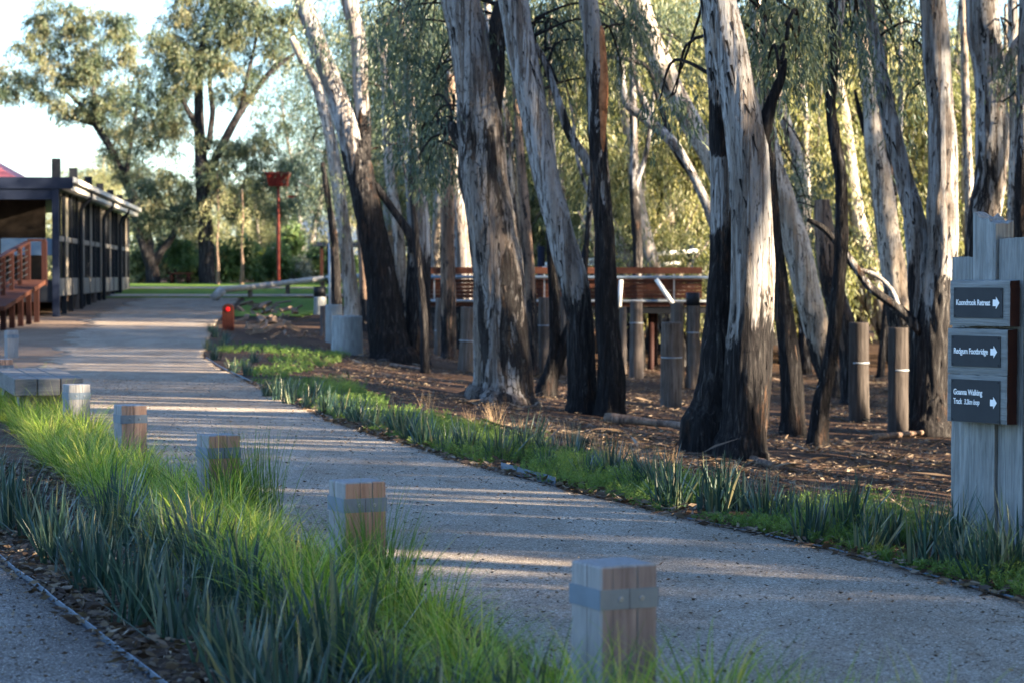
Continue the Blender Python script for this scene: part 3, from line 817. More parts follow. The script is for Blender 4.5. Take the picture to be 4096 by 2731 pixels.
    clumps = list(clumps)
    for (x0,x1,y0,y1,n,r) in areas:
        for _ in range(n): clumps.append((rnd.uniform(x0,x1), rnd.uniform(y0,y1), r*rnd.uniform(.45,1.15)))
    for (x,y,r) in clumps:
        c = P(x,y,d+cdy+rnd.uniform(-.8,.8))-b; rr = r*scale
        vis.append((c, rr, rr*1.25))
        src = [q_ for q_ in STEM if abs(q_[0].z-(c.z+.5)) < .9] or STEM
        src.sort(key=lambda k_: (k_[0]-c).length); q_ = rnd.choice(src[:3]); q_ = (q_[0]+Vector((0,0,rnd.uniform(-.25,.5))), 0)
        if (q_[0]-c).length < 3.0 and rnd.random() < .4:
            m_ = q_[0].lerp(c, .5)+Vector((rnd.uniform(-.15,.15), rnd.uniform(-.15,.15), rnd.uniform(.1,.4)))
            TW.append([(q_[0], .022), (m_, .016), (c+Vector((0,0,rr*.5)), .009), (c-Vector((rnd.uniform(-.1,.1),0,rr*.7)), .004)])
    for tw in TW: tr.tube(tw, 5, .12, 0, lambda p: .9)
    tr.build('trunk', mat, root)
    me = None
    if cl or vis:
        allc = [(tuple(c), rx, rz) for c, rx, rz in vis]
        parts = []
        me = crown_mesh('crown', allc+[(tuple(c), rx, rz) for c, rx, rz in cl], .125, .021, crownd if not vis else dleaf, 1.0, .9)
        link('crown', me, leafmat_, root)
    return root, b, d

GR = 'river gums standing in the picture'
BURN = lambda *a: list(a)
trees = []
# big fat mottled gum
fat = px_tree('gum_tree', [dict(pts=[(2005,1612,275),(2012,1560,248),(2015,1500,232),(2005,1340,222),(1995,1116,202),(1965,893,194),(1935,714,190),(1925,560,180),(1906,357,160),(1879,178,156),(1841,0,152),(1810,-150,148)], burn=[(0,0),(380,0),(520,.30),(900,.36),(1400,.42),(1612,.5)]),
   dict(pts=[(1900,640,90),(1850,560,70),(1815,520,55),(1790,500,40)], branch=True, burn=[(0,.5),(900,.5)]),
   dict(pts=[(2060,-60,60),(2000,60,66),(1985,200,70),(1975,360,80),(1950,520,90)], branch=True, burn=[(0,.55),(500,.6)])],
   'thickest gum with mottled grey and tan bark, pale above, at picture centre-left', 'bark_mottled', GR, cdy=.9, areas=[(1640, 1760, 300, 700, 16, 70), (1560, 1760, -40, 420, 34, 80), (1700, 1780, 100, 560, 8, 60), (1930, 2000, 0, 500, 10, 60)],
   clumps=[(1840,560,120),(1880,640,80),(1790,560,110),(1730,640,90)], segs=110, rough=.07, dleaf=1.0)
trees.append(fat)
px_tree('gum_tree', [dict(pts=[(1575,1452,185),(1562,1400,165),(1545,1300,148),(1525,1115,125),(1482,890,112),(1440,690,105),(1390,510,95),(1338,357,78),(1272,180,74),(1212,0,68),(1165,-150,62)], burn=[(0,0),(520,.05),(640,.45),(760,.8),(900,1),(1500,1.1)]),
   dict(pts=[(1450,720,60),(1452,600,66),(1455,500,62),(1444,357,58),(1435,180,62),(1399,0,66),(1375,-150,60)], branch=True, ext=True, burn=[(0,0),(420,.1),(520,.7),(620,1)]),
   dict(pts=[(1679,1485,88),(1672,1380,90),(1673,1200,98),(1676,938,90),(1658,714,80),(1640,536,60),(1630,268,42),(1625,0,34)], dy=.25, burn=[(0,0),(900,.1),(1000,.45),(1120,.95),(1480,.7)]),
   dict(pts=[(1655,1010,34),(1630,925,36),(1575,845,30),(1500,740,30)], branch=True, burn=[(0,.8)])],
   'leaning gum charred black from its fork down, with a forked second stem beside it', 'bark_pale', GR, areas=[(1500, 1760, -60, 300, 22, 90), (1230, 1340, -40, 200, 10, 60)],
   clumps=[(1720,200,150),(1650,120,150),(1560,220,110),(1760,380,120),(1690,480,130),(1640,330,110),(1750,620,110),(1700,720,70),(1600,420,90),(1470,60,90),(1540,90,110)], segs=64, dleaf=1.0)
px_tree('gum_tree', [dict(pts=[(2335,1655,128),(2328,1500,114),(2322,1320,112),(2300,1150,112),(2265,1030,108),(2232,893,104),(2185,714,98),(2151,536,102),(2120,357,112),(2082,178,116),(2051,0,116),(2020,-150,110)], burn=[(0,0),(880,.05),(1050,.3),(1200,.6),(1400,.9),(1660,1)]),
   dict(pts=[(2440,1690,118),(2448,1530,108),(2432,1320,92),(2418,980,82),(2405,770,78),(2390,560,74),(2382,280,76),(2372,140,74),(2352,0,70),(2335,-120,66)], dy=-.3, burn=[(0,0),(140,.1),(300,.5),(600,.62),(900,.8),(1200,1.05),(1690,1.1)]),
   dict(pts=[(2365,700,36),(2345,640,32),(2280,540,30),(2230,400,30),(2180,250,26),(2140,180,20)], branch=True, burn=[(0,.3)])],
   'pair of fused gum stems, one pale and leaning, one dark with an orange scar', 'bark_pale', GR, cdy=1.2, areas=[(2130, 2340, -60, 260, 22, 70), (2420, 2560, -60, 330, 26, 70), (2140, 2300, 250, 500, 6, 50)],
   clumps=[(2280,120,90),(2230,40,110),(2240,190,70),(2460,60,80),(2500,130,70),(2420,330,40)], segs=64, dleaf=.95)
# bare orange scar on the dark stem (part of that tree)
scar_parent = C.objects[-3] if False else None
px_tree('gum_tree', [dict(pts=[(2955,1850,212),(2975,1720,188),(2992,1500,188),(3010,1200,172),(3005,900,165),(2990,600,160),(2938,300,135),(2881,0,125),(2850,-120,120)], burn=[(0,0),(900,.08),(1100,.25),(1300,.42),(1450,.7),(1850,.9)]),
   dict(pts=[(2848,1742,225),(2856,1600,160),(2868,1450,130),(2880,1200,108),(2890,900,90),(2882,600,78),(2862,300,68),(2830,0,62),(2810,-120,58)], dy=.35, burn=[(0,.1),(380,.2),(480,.6),(600,.55),(680,.1),(880,.25),(1000,.8),(1740,.95)]),
   dict(pts=[(3020,640,90),(3060,500,62),(3090,400,46),(3125,310,36),(3145,235,12)], branch=True, burn=[(0,1)])],
   'big double-stemmed gum standing right of centre, pale bark above and furrowed dark bark below', 'bark_pale', GR, cdy=1.3, areas=[(3030, 3300, -60, 330, 34, 70), (2640, 2720, 300, 420, 4, 40)],
   clumps=[(3110,180,110),(3060,60,110),(3170,80,120),(3200,240,90),(3160,120,60)], segs=96, rough=.075, dleaf=.95)
px_tree('gum_tree', [dict(pts=[(3270,1785,80),(3285,1616,70),(3325,1412,56),(3347,1208,54),(3364,1004,54),(3366,842,48),(3362,702,49),(3340,560,48),(3323,420,42),(3330,280,42),(3335,140,48),(3333,0,52),(3330,-100,50)], burn=[(0,.5),(300,.6),(1000,.9),(1800,1)]),
   dict(pts=[(3345,200,30),(3352,100,34),(3360,0,36),(3368,-100,30)], branch=True, burn=[(0,.1)])],
   'slender black wavy trunk right of the big double gum', 'bark_pale', GR, cdy=1.2, areas=[(3370, 3480, -60, 260, 14, 60)], clumps=[(3380,90,90),(3440,200,70)], segs=34, dleaf=.85)
px_tree('gum_tree', [dict(pts=[(3172,1745,98),(3170,1560,92),(3150,1350,80),(3122,1150,66),(3100,950,52),(3090,800,46),(3080,600,40)], burn=[(0,.5),(1000,.7),(1700,1)])],
   'dark straight trunk close behind the big double gum', 'bark_brown', GR, segs=34)
# bright leaning white trunk
px_tree('gum_tree', [dict(pts=[(3345,1590,100),(3318,1500,96),(3290,1420,95),(3262,1300,100),(3232,1180,105),(3190,1000,108),(3135,810,96),(3095,650,76),(3070,500,62),(3045,300,55),(3020,0,45)], burn=[(0,0),(1180,.0),(1330,.35),(1450,.8)])],
   'smooth white gum leaning left, brightly sunlit behind the black wavy trunk', 'bark_cream', GR, cdy=1.6, areas=[(3120, 3310, 620, 960, 16, 60), (3140, 3300, 880, 1200, 10, 60)], segs=28, rough=.05, clumps=[(3230,700,90),(3180,900,60),(3260,850,80)], dleaf=1.3)
px_tree('gum_tree', [dict(pts=[(2925,1560,80),(2915,1300,70),(2905,900,66),(2890,760,70),(2845,640,76),(2800,560,80),(2758,480,84),(2712,400,88),(2655,280,90),(2600,150,82),(2556,0,74),(2530,-100,70)], burn=[(0,0)]),
   dict(pts=[(2600,190,60),(2540,110,50),(2480,40,42),(2430,-40,36)], branch=True, burn=[(0,0)])],
   'smooth pale gum leaning left behind the big double gum, sunlit near the top', 'bark_cream', GR, areas=[(2640,2800,-60,300,18,60)], cdy=1.5, segs=28, rough=.05, base=G(2925,1560), clumps=[(2680,100,100),(2740,230,70),(2640,50,90)], dleaf=.85)
px_tree('gum_tree', [dict(pts=[(2880,1520,60),(2870,1000,40),(2833,842,32),(2775,710,34),(2690,570,40),(2600,490,40),(2520,430,34),(2495,380,30),(2480,230,26),(2445,60,22)], burn=[(0,.1)]),
   dict(pts=[(2620,500,30),(2580,420,24),(2540,300,20),(2520,150,16)], branch=True, burn=[(0,.3)]),
   dict(pts=[(2760,690,30),(2700,600,26),(2640,420,24),(2590,270,22),(2420,225,16)], branch=True, burn=[(0,.8)])],
   'crooked blue-grey limb curving left in front of the golden foliage', 'bark_pale', GR, segs=20, top=False)
px_tree('gum_tree', [dict(pts=[(3725,1745,175),(3732,1650,150),(3738,1412,132),(3760,1150,118),(3773,982,114),(3770,842,122),(3775,702,114),(3773,561,114),(3763,421,98),(3748,280,106),(3742,140,106),(3730,0,98),(3722,-120,95)], burn=[(0,.05),(700,.15),(1050,.42),(1300,.7),(1745,.9)]),
   dict(pts=[(3700,1500,110),(3690,1250,104),(3676,990,96),(3649,842,80),(3614,702,72),(3577,561,68),(3547,421,62),(3520,280,58),(3495,140,52),(3461,0,58),(3440,-120,55)], dy=.3, burn=[(0,.05),(900,.15),(1200,.6),(1500,.9)]),
   dict(pts=[(3690,1330,44),(3600,1240,38),(3480,1150,34),(3400,1040,30),(3300,920,26),(3230,880,18)], branch=True, burn=[(0,.55)]),
   dict(pts=[(3600,1250,26),(3565,1160,20),(3500,1100,18),(3420,1075,12)], branch=True, burn=[(0,.2)])],
   'gum forking low into a straight stem and one leaning left, left of the trail sign', 'bark_pale', GR, cdy=1.2, areas=[(3560, 3720, -60, 420, 26, 60), (3400, 3560, -60, 60, 6, 60)], segs=60, clumps=[(3640,80,110),(3600,200,100),(3680,300,80),(3660,520,70)], dleaf=.9)
px_tree('gum_tree', [dict(pts=[(3640,1640,120),(3620,1400,106),(3592,1200,104),(3570,1050,100),(3548,900,92),(3520,700,86),(3495,560,78),(3478,350,62),(3455,210,54),(3430,60,45),(3410,-60,42)], burn=[(0,0),(1000,.1),(1300,.6),(1600,.9)]),
   dict(pts=[(3540,760,24),(3500,640,26),(3450,500,22),(3420,360,12)], branch=True, burn=[(0,1)])],
   'tall pale gum leaning left behind the timber pilings on the right', 'bark_cream', GR, cdy=1.2, segs=28, rough=.05, clumps=[(3460,900,70),(3440,760,60),(3560,950,60)], dleaf=1.2)
px_tree('gum_tree', [dict(pts=[(3885,1700,150),(3895,1450,130),(3905,1200,120),(3920,982,112),(3940,842,126),(3962,702,124),(3968,561,130),(3965,421,126),(3956,280,124),(3935,140,128),(3928,0,122),(3920,-120,118)], burn=[(0,.15),(500,.25),(900,.5),(1500,.9)]),
   dict(pts=[(4000,420,54),(4012,330,44),(4045,220,38),(4096,140,38),(4160,40,34)], branch=True, burn=[(0,.1)])],
   'broad gum with dark streaks and a curved side limb rising behind the trail sign', 'bark_pale', GR, areas=[(3990, 4100, 0, 330, 8, 50)], segs=60, clumps=[(4080,380,60)], dleaf=1.2)
px_tree('gum_tree', [dict(pts=[(4095,1720,90),(4098,1200,74),(4090,800,66),(4096,400,60),(4105,0,56)], burn=[(0,.1),(1300,.8)])],
   'pale gum cut by the right frame edge behind the sign', 'bark_pale', GR, segs=24)
px_tree('gum_tree', [dict(pts=[(1408,1290,66),(1405,1200,60),(1392,1050,56),(1362,820,50),(1322,560,46),(1272,360,42),(1215,250,34),(1165,150,22)], burn=[(0,0),(1300,.1)])],
   'slim cream gum leaning left beyond the grey stump, sunlit low down', 'bark_cream', GR, segs=22, rough=.05, base=P(1408,1290,58), top=False, clumps=[(1250,620,60),(1290,700,70),(1240,480,50),(1330,900,50),(1230,780,60)], leafmat_='leaf_gum_far', dleaf=1.3)
px_tree('gum_tree', [dict(pts=[(1350,1300,46),(1345,1150,40),(1335,950,32),(1310,780,24),(1290,650,16)], burn=[(0,.6),(1300,.9)])],
   'thin dark trunk beside the steel post left of the slim cream gum', 'bark_brown', GR, segs=18, base=P(1350,1300,56), top=False, clumps=[(1280,830,60),(1300,740,60),(1260,900,40)], leafmat_='leaf_gum_far', dleaf=1.3)
px_tree('gum_tree', [dict(pts=[(2180,1590,84),(2205,1480,54),(2218,1380,44),(2215,1200,40),(2205,1000,36),(2195,850,30),(2180,600,24),(2170,400,20)], burn=[(0,.6),(1000,1)]),
   dict(pts=[(2190,1560,50),(2232,1450,50),(2262,1360,45),(2290,1280,36)], branch=True, burn=[(0,1)])],
   'thin black forked trunk between the fattest gum and the fused pair', 'bark_dark', GR, segs=20, top=False)
# more slim trunks behind (each placed on its own ground point)
slim = [([(2135,1500,46),(2130,1300,42),(2112,1000,40),(2088,700,36),(2070,450,30),(2050,100,26)], 'bark_brown', 'slim brown trunk just right of the fattest gum'),
        ([(1795,1440,64),(1792,1150,58),(1790,900,54),(1795,620,48),(1800,300,40)], 'bark_brown', 'straight brown trunk left of the fattest gum, sunlit on one side'),
        ([(1868,1400,82),(1858,1116,74),(1840,900,60),(1826,750,48),(1810,500,40),(1800,200,36)], 'bark_pale', 'pale-topped trunk close behind the left side of the fattest gum'),
        ([(1625,1330,60),(1605,1100,48),(1590,900,44),(1560,700,38),(1548,540,36),(1545,360,34),(1530,150,30)], 'bark_cream', 'sunlit cream trunk seen between the charred gum and its second stem'),
        ([(1470,1330,54),(1462,1200,48),(1455,1050,40),(1440,900,30)], 'bark_brown', 'short brown trunk left of the charred gum above the pilings'),
        ([(3222,1500,52),(3215,1100,50),(3212,800,48),(3180,600,48),(3140,480,46),(3095,337,42),(3050,180,30)], 'bark_cream', 'pale trunk leaning left beyond the bright white gum'),
        ([(3232,1480,44),(3228,900,34),(3222,600,30),(3220,450,28),(3190,250,22)], 'bark_pale', 'thin grey trunk among foliage left of the black wavy trunk'),
        ([(3885,1500,48),(3880,900,42),(3870,600,36),(3858,250,30),(3850,0,26)], 'bark_cream', 'slim bright trunk in the gap left of the broad streaked gum'),
        ([(3420,1620,110),(3400,1400,96),(3330,1150,84),(3300,950,80),(3290,800,60)], 'bark_brown', 'dull grey-brown trunk behind the bright white gum'),
        ([(4040,1560,60),(4050,1000,52),(4060,500,44),(4050,0,40)], 'bark_cream', 'pale trunk glimpsed between the sign and the frame edge'),
        ([(2080,1400,50),(2090,1000,44),(2060,800,38),(2010,300,30)], 'bark_cream', 'cream trunk half hidden behind the fattest gum'),
        ([(2240,1420,40),(2255,1000,36),(2240,700,34),(2230,400,30)], 'bark_pale', 'narrow grey trunk glimpsed between the fused stems'),
        ([(2350,1400,60),(2330,1000,50),(2390,800,44),(2520,650,40),(2600,560,36)], 'bark_cream', 'gum with a pale limb crossing right behind the orange-scarred stem'),
        ([(1750,1330,40),(1742,1000,34),(1760,700,30),(1755,400,26)], 'bark_cream', 'thin sunlit trunk left of the straight brown trunk'),
        ]
r5 = random.Random(77)
for k in range(20):
    x = (1700,2050,2110,2250,2310,2480,2560,2640,2740,3130,3170,3400,3450,3520,3600,3660,3800,3840,3990,4030)[k]; yb = r5.uniform(1400,1520); w0 = r5.uniform(26,52); x0 = x
    pts = [(x,yb,w0)]; vx = r5.uniform(-.10,.05)
    for q in range(6):
        x += -vx*-230+r5.uniform(-14,14); pts.append((x, yb-(q+1)*240, w0*(1-.09*(q+1))))
    x1, y1_, w1 = pts[3]; sg = r5.choice((-1,1))
    st2 = [dict(pts=pts, burn=[(0,.2),(700,.35),(1100,.7),(1500,.95)]), dict(pts=[(x1,y1_,w1*.7),(x1+sg*50,y1_-150,w1*.55),(x1+sg*80,y1_-380,w1*.4),(x1+sg*150,y1_-620,w1*.25)], branch=True, burn=[(0,.4)])]
    px_tree('gum_tree', st2, 'thin shaded forked gum trunk standing deeper in the grove', r5.choice(('bark_pale','bark_brown','bark_cream','bark_pale')), 'thin forked trunks deeper in the grove', segs=16, rough=.05, top=False, areas=[(x1-90,x1+90,-40,250,5,50)], dleaf=.8, cdy=.5)
for pts, mt, lb in slim:
    px_tree('gum_tree', [dict(pts=pts, burn=[(0,.1),(900,.2),(1500,.8)])], lb, mt, GR, segs=20, rough=.05, top=False)

# scar: child of the dark fused stem's tree
for o in C.objects:
    if o.get('label','').startswith('pair of fused'):
        b = o.location; d = b.y; mb = MB()
        pl = [(2404,105,10),(2403,130,24),(2406,200,30),(2412,300,34),(2412,380,38),(2410,460,34),(2408,540,24),(2412,640,10)]
        mb.tube([(P(x,y,d-.30-.070)-b, w*d/F*.5) for x,y,w in pl], 14, .08, .12)
        mb.build('bare_scar', 'bare_wood_orange', o)['label'] = 'bare orange wood where the bark came away'

# ---- generic trees (variants, copied)
def gum_variant(seed, hgt, crown_r, low, dens, leafL=.17, lean=.08, mat='bark_cream', lm='leaf_gum_sunlit', nl=9, forks=2, trunk_r=.2, clr=(.6,1.2)):
    r = random.Random(seed)
    tr = MB(); cl = []
    def stem(p0, d0, L, r0, lvl):
        pts = [(p0, r0)]; p = p0.copy(); d = d0.copy()
        n = 5
        for i in range(n):
            d = (d+Vector((r.uniform(-.22,.22), r.uniform(-.22,.22), .08))).normalized(); p = p+d*L/n
            pts.append((p.copy(), r0*(1-.75*(i+1)/n)))
        tr.tube(pts, 14 if lvl == 0 else 8, .25, .05 if lvl == 0 else 0, (lambda q: max(0,.8-q.z*.35)) if lvl == 0 else None, seed=seed)
        return pts
    for f in range(forks):
        a = r.uniform(0,6.28); d0 = Vector((math.cos(a)*lean*(1+f), math.sin(a)*lean*(1+f), 1)).normalized()
        main = stem(Vector((0,0,-.4)), d0, hgt*(1-.12*f), trunk_r*(1-.2*f), 0)
        for k in range(nl):
            t = r.uniform(low, 1); i = min(4, int(t*5)); q = main[i][0].lerp(main[i+1][0], t*5-i)
            a = r.uniform(0,6.28); dd = Vector((math.cos(a), math.sin(a), r.uniform(.1,.8))).normalized()
            L = crown_r*r.uniform(.5,1)*(1.15-.5*t)
            br = stem(q, dd, L, trunk_r*.28*(1.2-t), 1)
            for j in (2,3,4,5):
                for _ in range(2): cl.append((tuple(br[j][0]+Vector((r.uniform(-.6,.6),r.uniform(-.6,.6),r.uniform(-.6,.3)))), r.uniform(*clr), r.uniform(clr[0],clr[1])))
        cl.append((tuple(main[-1][0]), clr[1], clr[0]))
    tm = tr.mesh('trunk'); tm.materials.append(M[mat])
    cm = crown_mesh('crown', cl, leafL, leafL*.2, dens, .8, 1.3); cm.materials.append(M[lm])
    return tm, cm
def gum(v, x, y, rz, s, label, group, name='gum_tree', z=None):
    t_ = thing(name, (x,y,H(x,y) if z is None else z), label, 'tree', group, rz)
    t_.scale = (s,s,s)
    for nm, me in zip(('trunk','crown'), v):
        o = bpy.data.objects.new(nm, me); C.objects.link(o); o.parent = t_
    return t_
VG = [gum_variant(10+i, 10, 3.6, .12, .50, .17, .22, nl=9, clr=(.45,1.0), trunk_r=.26) for i in range(4)]
VN = [gum_variant(30+i, 11, 3.2, .30, .30, .17, mat='bark_pale', lm='leaf_gum_near') for i in range(3)]
NSH, DSH = 62, 3.9
OPEN = [(13.1,40)]; NPO = 100
VQ = [gum_variant(80+i, 14, .9, .85, .25, .24, .04, mat='bark_pale', lm='leaf_gum_near', nl=2, forks=1, trunk_r=.15+.03*i) for i in range(3)]
VP = [gum_variant(70+i, 12, 2.2, .5, .3, .24, mat='bark_pale', lm='leaf_gum_near', nl=5, trunk_r=.17) for i in range(2)]
VS = [gum_variant(50+i, 13, 3.2, .45, .35, .24, mat='bark_pale', lm='leaf_gum_near', nl=8, trunk_r=.24) for i in range(4)]
# forest wall behind the trunks, its leaves coloured as if sunlit
r2 = random.Random(5)
gold = []
for row, (Y, n, x0, x1) in enumerate([(58,6,1.5,13.5),(67,8,-1.0,16),(78,9,-2.5,20),(92,10,-3.5,24)]):
    for k in range(n):
        x = x0+(x1-x0)*(k+.5)/n+r2.uniform(-.6,.6); y = Y+r2.uniform(-3,3)
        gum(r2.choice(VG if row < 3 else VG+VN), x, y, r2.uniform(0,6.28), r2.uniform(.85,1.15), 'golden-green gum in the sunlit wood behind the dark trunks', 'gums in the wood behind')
# off-frame trees to the right and behind the viewer that cast the shade
SUN_EL = math.radians(15); SUN_AZ = math.atan2(-.36,.93)      # direction towards the sun in plan
r3 = random.Random(11)
spots = []
for k in range(1500):
    if len(spots) >= NSH: break
    x = r3.uniform(5,62); y = r3.uniform(-30,44)
    if x < .27*y+2.2 or math.hypot(x,y) < 5.5: continue
    if any(math.hypot(x-a,y-b) < DSH for a,b in spots): continue
    spots.append((x,y))
spots = [(x,y) for x,y in spots if not any(a < y+.387*x < b for a,b in OPEN)]
spots += [(14,6.2),(21,3.6),(9,4.2),(15,2.4),(19,-.2),(24,-1.0),(12,.5)]
poles = []
for k in range(4000):
    if len(poles) >= NPO: break
    a, b = r3.choice(OPEN); sv = r3.uniform(a-1,b+1); x = r3.uniform(4,34); y = sv-.387*x
    if x < .27*y+2.2 or any(abs((y+.387*x)-(q+.387*p)) < .34 and math.hypot(x-p,y-q) < 9 for p,q in poles): continue
    poles.append((x,y))
for k, (x, y) in enumerate(poles):
    gum(VQ[k%3], x, y, r3.uniform(0,6.28), r3.uniform(.8,1.2), 'slender gum outside the frame to the right, striping the path', 'gums outside the frame', z=-.5)
for k, (x, y) in enumerate(spots):
    gum(VS[k%4] if k%3 else VP[k%2], x, y, r3.uniform(0,6.28), r3.uniform(.8,1.15), 'gum tree outside the frame to the right, shading the path', 'gums outside the frame', z=-.5)

# ---- big far trees on the lawn (left)
def far_tree(stems, clumps, base, label, mat='bark_dark', lm='leaf_gum_far', dens=.8, L=.26, group='big gums by the lawn', droop=.8):
    b = base; d = b.y; root = thing('gum_tree', b, label, 'tree', group); tr = MB()
    for pts in stems:
        pp = [(P(x,y,d+(rnd.uniform(-.3,.3) if i else 0))-b, w*d/F*.5) for i,(x,y,w) in enumerate(pts)]
        if pts is stems[0]: pp = [(Vector((pp[0][0].x,0,-.4)), pp[0][1]*1.1)]+pp
        tr.tube(pp, 16, .3, .05, lambda q: .8)
    tr.build('trunk', mat, root)
    cl = []
    clumps = [(x+rnd.uniform(-.9,.9)*r, y+rnd.uniform(-.9,.9)*r, r*rnd.uniform(.35,.75)) for x,y,r in clumps for _ in range(3)]
    for (x,y,r) in clumps:
        rr = r*d/F
        for q in range(1): cl.append((tuple(P(x,y,d+rnd.uniform(-1,1)*min(2.5,rr*2))-b+Vector((rnd.uniform(-.35,.35)*rr,0,rnd.uniform(-.3,.3)*rr))), rr*.8, rr*.8))
    link('crown', crown_mesh('crown', cl, L, L*.2, dens, droop, 1.1), lm, root)
bA = G(828,1137)
far_tree([[(828,1135,66),(826,1000,66),(818,880,64),(808,700,52),(800,560,46),(795,420,38),(800,250,28),(830,80,18)],
          [(815,760,40),(860,640,34),(900,560,34),(960,450,30),(1010,380,24),(1080,290,20),(1180,215,12)],
          [(805,640,34),(790,520,26),(740,420,20),(690,300,16)],[(960,450,20),(985,330,16),(1020,180,12),(1040,60,10)],[(830,600,26),(850,450,22),(840,300,18),(900,120,12)]],
   [(800,60,70),(880,40,70),(950,60,70),(1020,80,60),(760,130,70),(840,140,60),(920,150,55),(1000,170,60),(1080,110,70),(1140,160,60),(700,190,60),(640,240,60),(740,260,60),(600,300,60),(660,340,60),(570,380,55),(620,430,60),(700,400,55),(560,460,50),(640,500,60),(720,490,45),(590,550,50),(660,580,50),(760,330,45),(850,260,45),(930,260,50),(1010,280,45),(880,360,40),(960,350,40),(820,640,50),(880,660,50),(930,620,50),(900,560,40),(980,600,50),(1030,540,45),(850,740,50),(920,720,60),(1000,700,50),(870,800,40),(940,800,50),(900,850,40),(820,560,40),(1060,620,45),(1120,640,50),(1090,720,50),(1140,780,45),(1080,560,40),(1120,480,30),(1050,420,30),(1000,780,60),(1060,800,50),(1180,60,60),(1100,230,40),(760,10,70),(700,40,60),(660,100,55),(840,0,70),(930,-10,70),(1010,10,70),(1090,30,60),(1150,90,50),(620,180,50),(700,260,60),(780,200,60),(860,200,50),(940,110,60)],
   bA, 'tallest gum at the lawn edge with a dark trunk and open crown against the sky', dens=3.3, L=.19)
bB = G(610,1137)
far_tree([[(612,1133,60),(605,1060,54),(570,980,34),(545,900,28),(520,800,22)],
          [(615,1060,40),(650,1000,30),(690,950,26),(720,880,20),(760,800,16)],[(600,1050,30),(590,960,26),(600,880,18),(620,800,14)]],
   [(560,780,50),(620,740,50),(680,720,45),(740,740,45),(590,840,50),(660,820,50),(720,820,45),(540,860,40),(620,870,40),(700,870,35),(760,850,35),(770,780,40),(650,680,35)],
   bB, 'smaller dark gum with a short forked trunk beside the long building', dens=3.3, L=.19)
bC = P(640,1110,112); bC.z = 1.2
far_tree([[(640,1090,60),(600,1000,50),(560,850,44),(500,720,36),(440,590,30),(380,500,24),(330,430,18),(240,340,14)],
          [(440,590,24),(380,470,20),(370,330,16),(300,180,12)],[(500,720,24),(520,600,18),(540,480,14),(560,320,10)],[(380,500,16),(280,470,12),(180,400,10),(90,350,8)]],
   [(120,100,60),(190,70,60),(260,60,55),(320,110,60),(380,130,55),(440,110,50),(90,160,50),(160,170,60),(240,150,60),(320,200,60),(400,210,60),(470,190,60),(150,240,40),(220,240,50),(300,270,55),(380,290,55),(460,280,55),(530,240,50),(280,340,50),(360,370,50),(440,360,50),(510,340,50),(20,290,40),(80,310,40),(30,350,40),(110,340,35),(170,340,30),(240,400,35),(180,390,25),(350,440,35),(420,440,45),(480,430,45),(530,500,45),(460,520,40),(500,580,45),(540,650,40),(430,600,30),(560,720,45),(500,680,35),(-20,330,40),(300,450,25),(250,460,20),(470,100,50),(410,50,30),(500,60,30)],
   bC, 'distant gum with a long crown leaning left over the building roof', dens=3.3, L=.21)
# small trees and shrubs behind the lawn
def shrub(x, y, wpx, hpx, mat, label, d=None, dens=1.6, L=.16, group=None, trunk=None, name='shrub', cat='shrub'):
    b = G(x,y,140) if d is None else P(x,y,d); 
    if d is not None: b.z = H(b.x,b.y)
    sc = b.y/F; root = thing(name, b, label, cat, group)
    tr = MB(); r = random.Random(int(x*7+y)); cl = []
    n = 5
    for k in range(n):
        a = r.uniform(0,6.28); e = Vector((math.cos(a)*wpx*sc*.3, math.sin(a)*wpx*sc*.3, hpx*sc*r.uniform(.4,.8)))
        tr.tube([(Vector((0,0,-.1)), trunk or .05),(e*.5+Vector((0,0,.1)), (trunk or .05)*.7),(e, .01)], 6, .3)
    for k in range(16):
        a = r.uniform(0,6.28); q = r.random()**.5; z = r.uniform(.18,.92)
        w = math.sin(math.pi*min(1,z*.8+.25))
        cl.append(((math.cos(a)*q*wpx*sc*.42*w, math.sin(a)*q*wpx*sc*.42*w, hpx*sc*z), wpx*sc*.17+.12, hpx*sc*.13+.1))
    tr.build('stem', 'bark_brown', root)
    link('foliage', crown_mesh('foliage', cl, L, L*.3, dens, .3, .5), mat, root)
shrub(1045,1132,95,125,'shrub_yellow','rounded yellow-green shrub left of the red pole base',None,5,.12)
for i,(x,w,h,m,lb) in enumerate([(555,80,140,'leaf_gum_sunlit','olive shrub at the right end of the long building'),(720,130,170,'shrub_leaf','dark shrub between the two lawn gums'),(790,90,120,'shrub_leaf','low dark shrub right behind the tallest gum trunk'),(900,120,160,'shrub_leaf','dark green shrub right of the tallest gum trunk'),(970,120,190,'shrub_leaf','dark green shrub behind the slim pale saplings'),(1110,130,150,'shrub_leaf','dark green shrub behind the yellow shrub'),(1200,140,90,'shrub_grey','grey-leaved mound of a shrub by the log rail'),(1280,110,150,'shrub_leaf','leafy green shrub in front of the cream wall'),(670,90,190,'leaf_gum_far','rust-tinged shrub beyond the forked gum'),(1380,110,110,'shrub_leaf','low shrub below the blue roof'),(1170,90,230,'shrub_leaf','tall green shrub right of the red pole')]):
    shrub(x,1128,w,h,m,lb,98+i*.6,2.6,.17)
for x,lb in ((870,'slim pale sapling with sunlit stem right of the tallest gum'),(968,'second slim pale sapling standing on the lawn edge')):
    px_tree('sapling', [dict(pts=[(x,1140,15),(x+2,1060,12),(x-2,980,9),(x+4,880,6),(x,760,4)], burn=[(0,.3)])], lb, 'bark_brown', None, segs=10, top=False, base=G(x,1142), clumps=[(x-25,900,50),(x+30,860,50),(x,790,55),(x-30,820,45),(x+20,720,45),(x+10,950,35)], leafmat_='leaf_gum_sunlit', dleaf=.9)
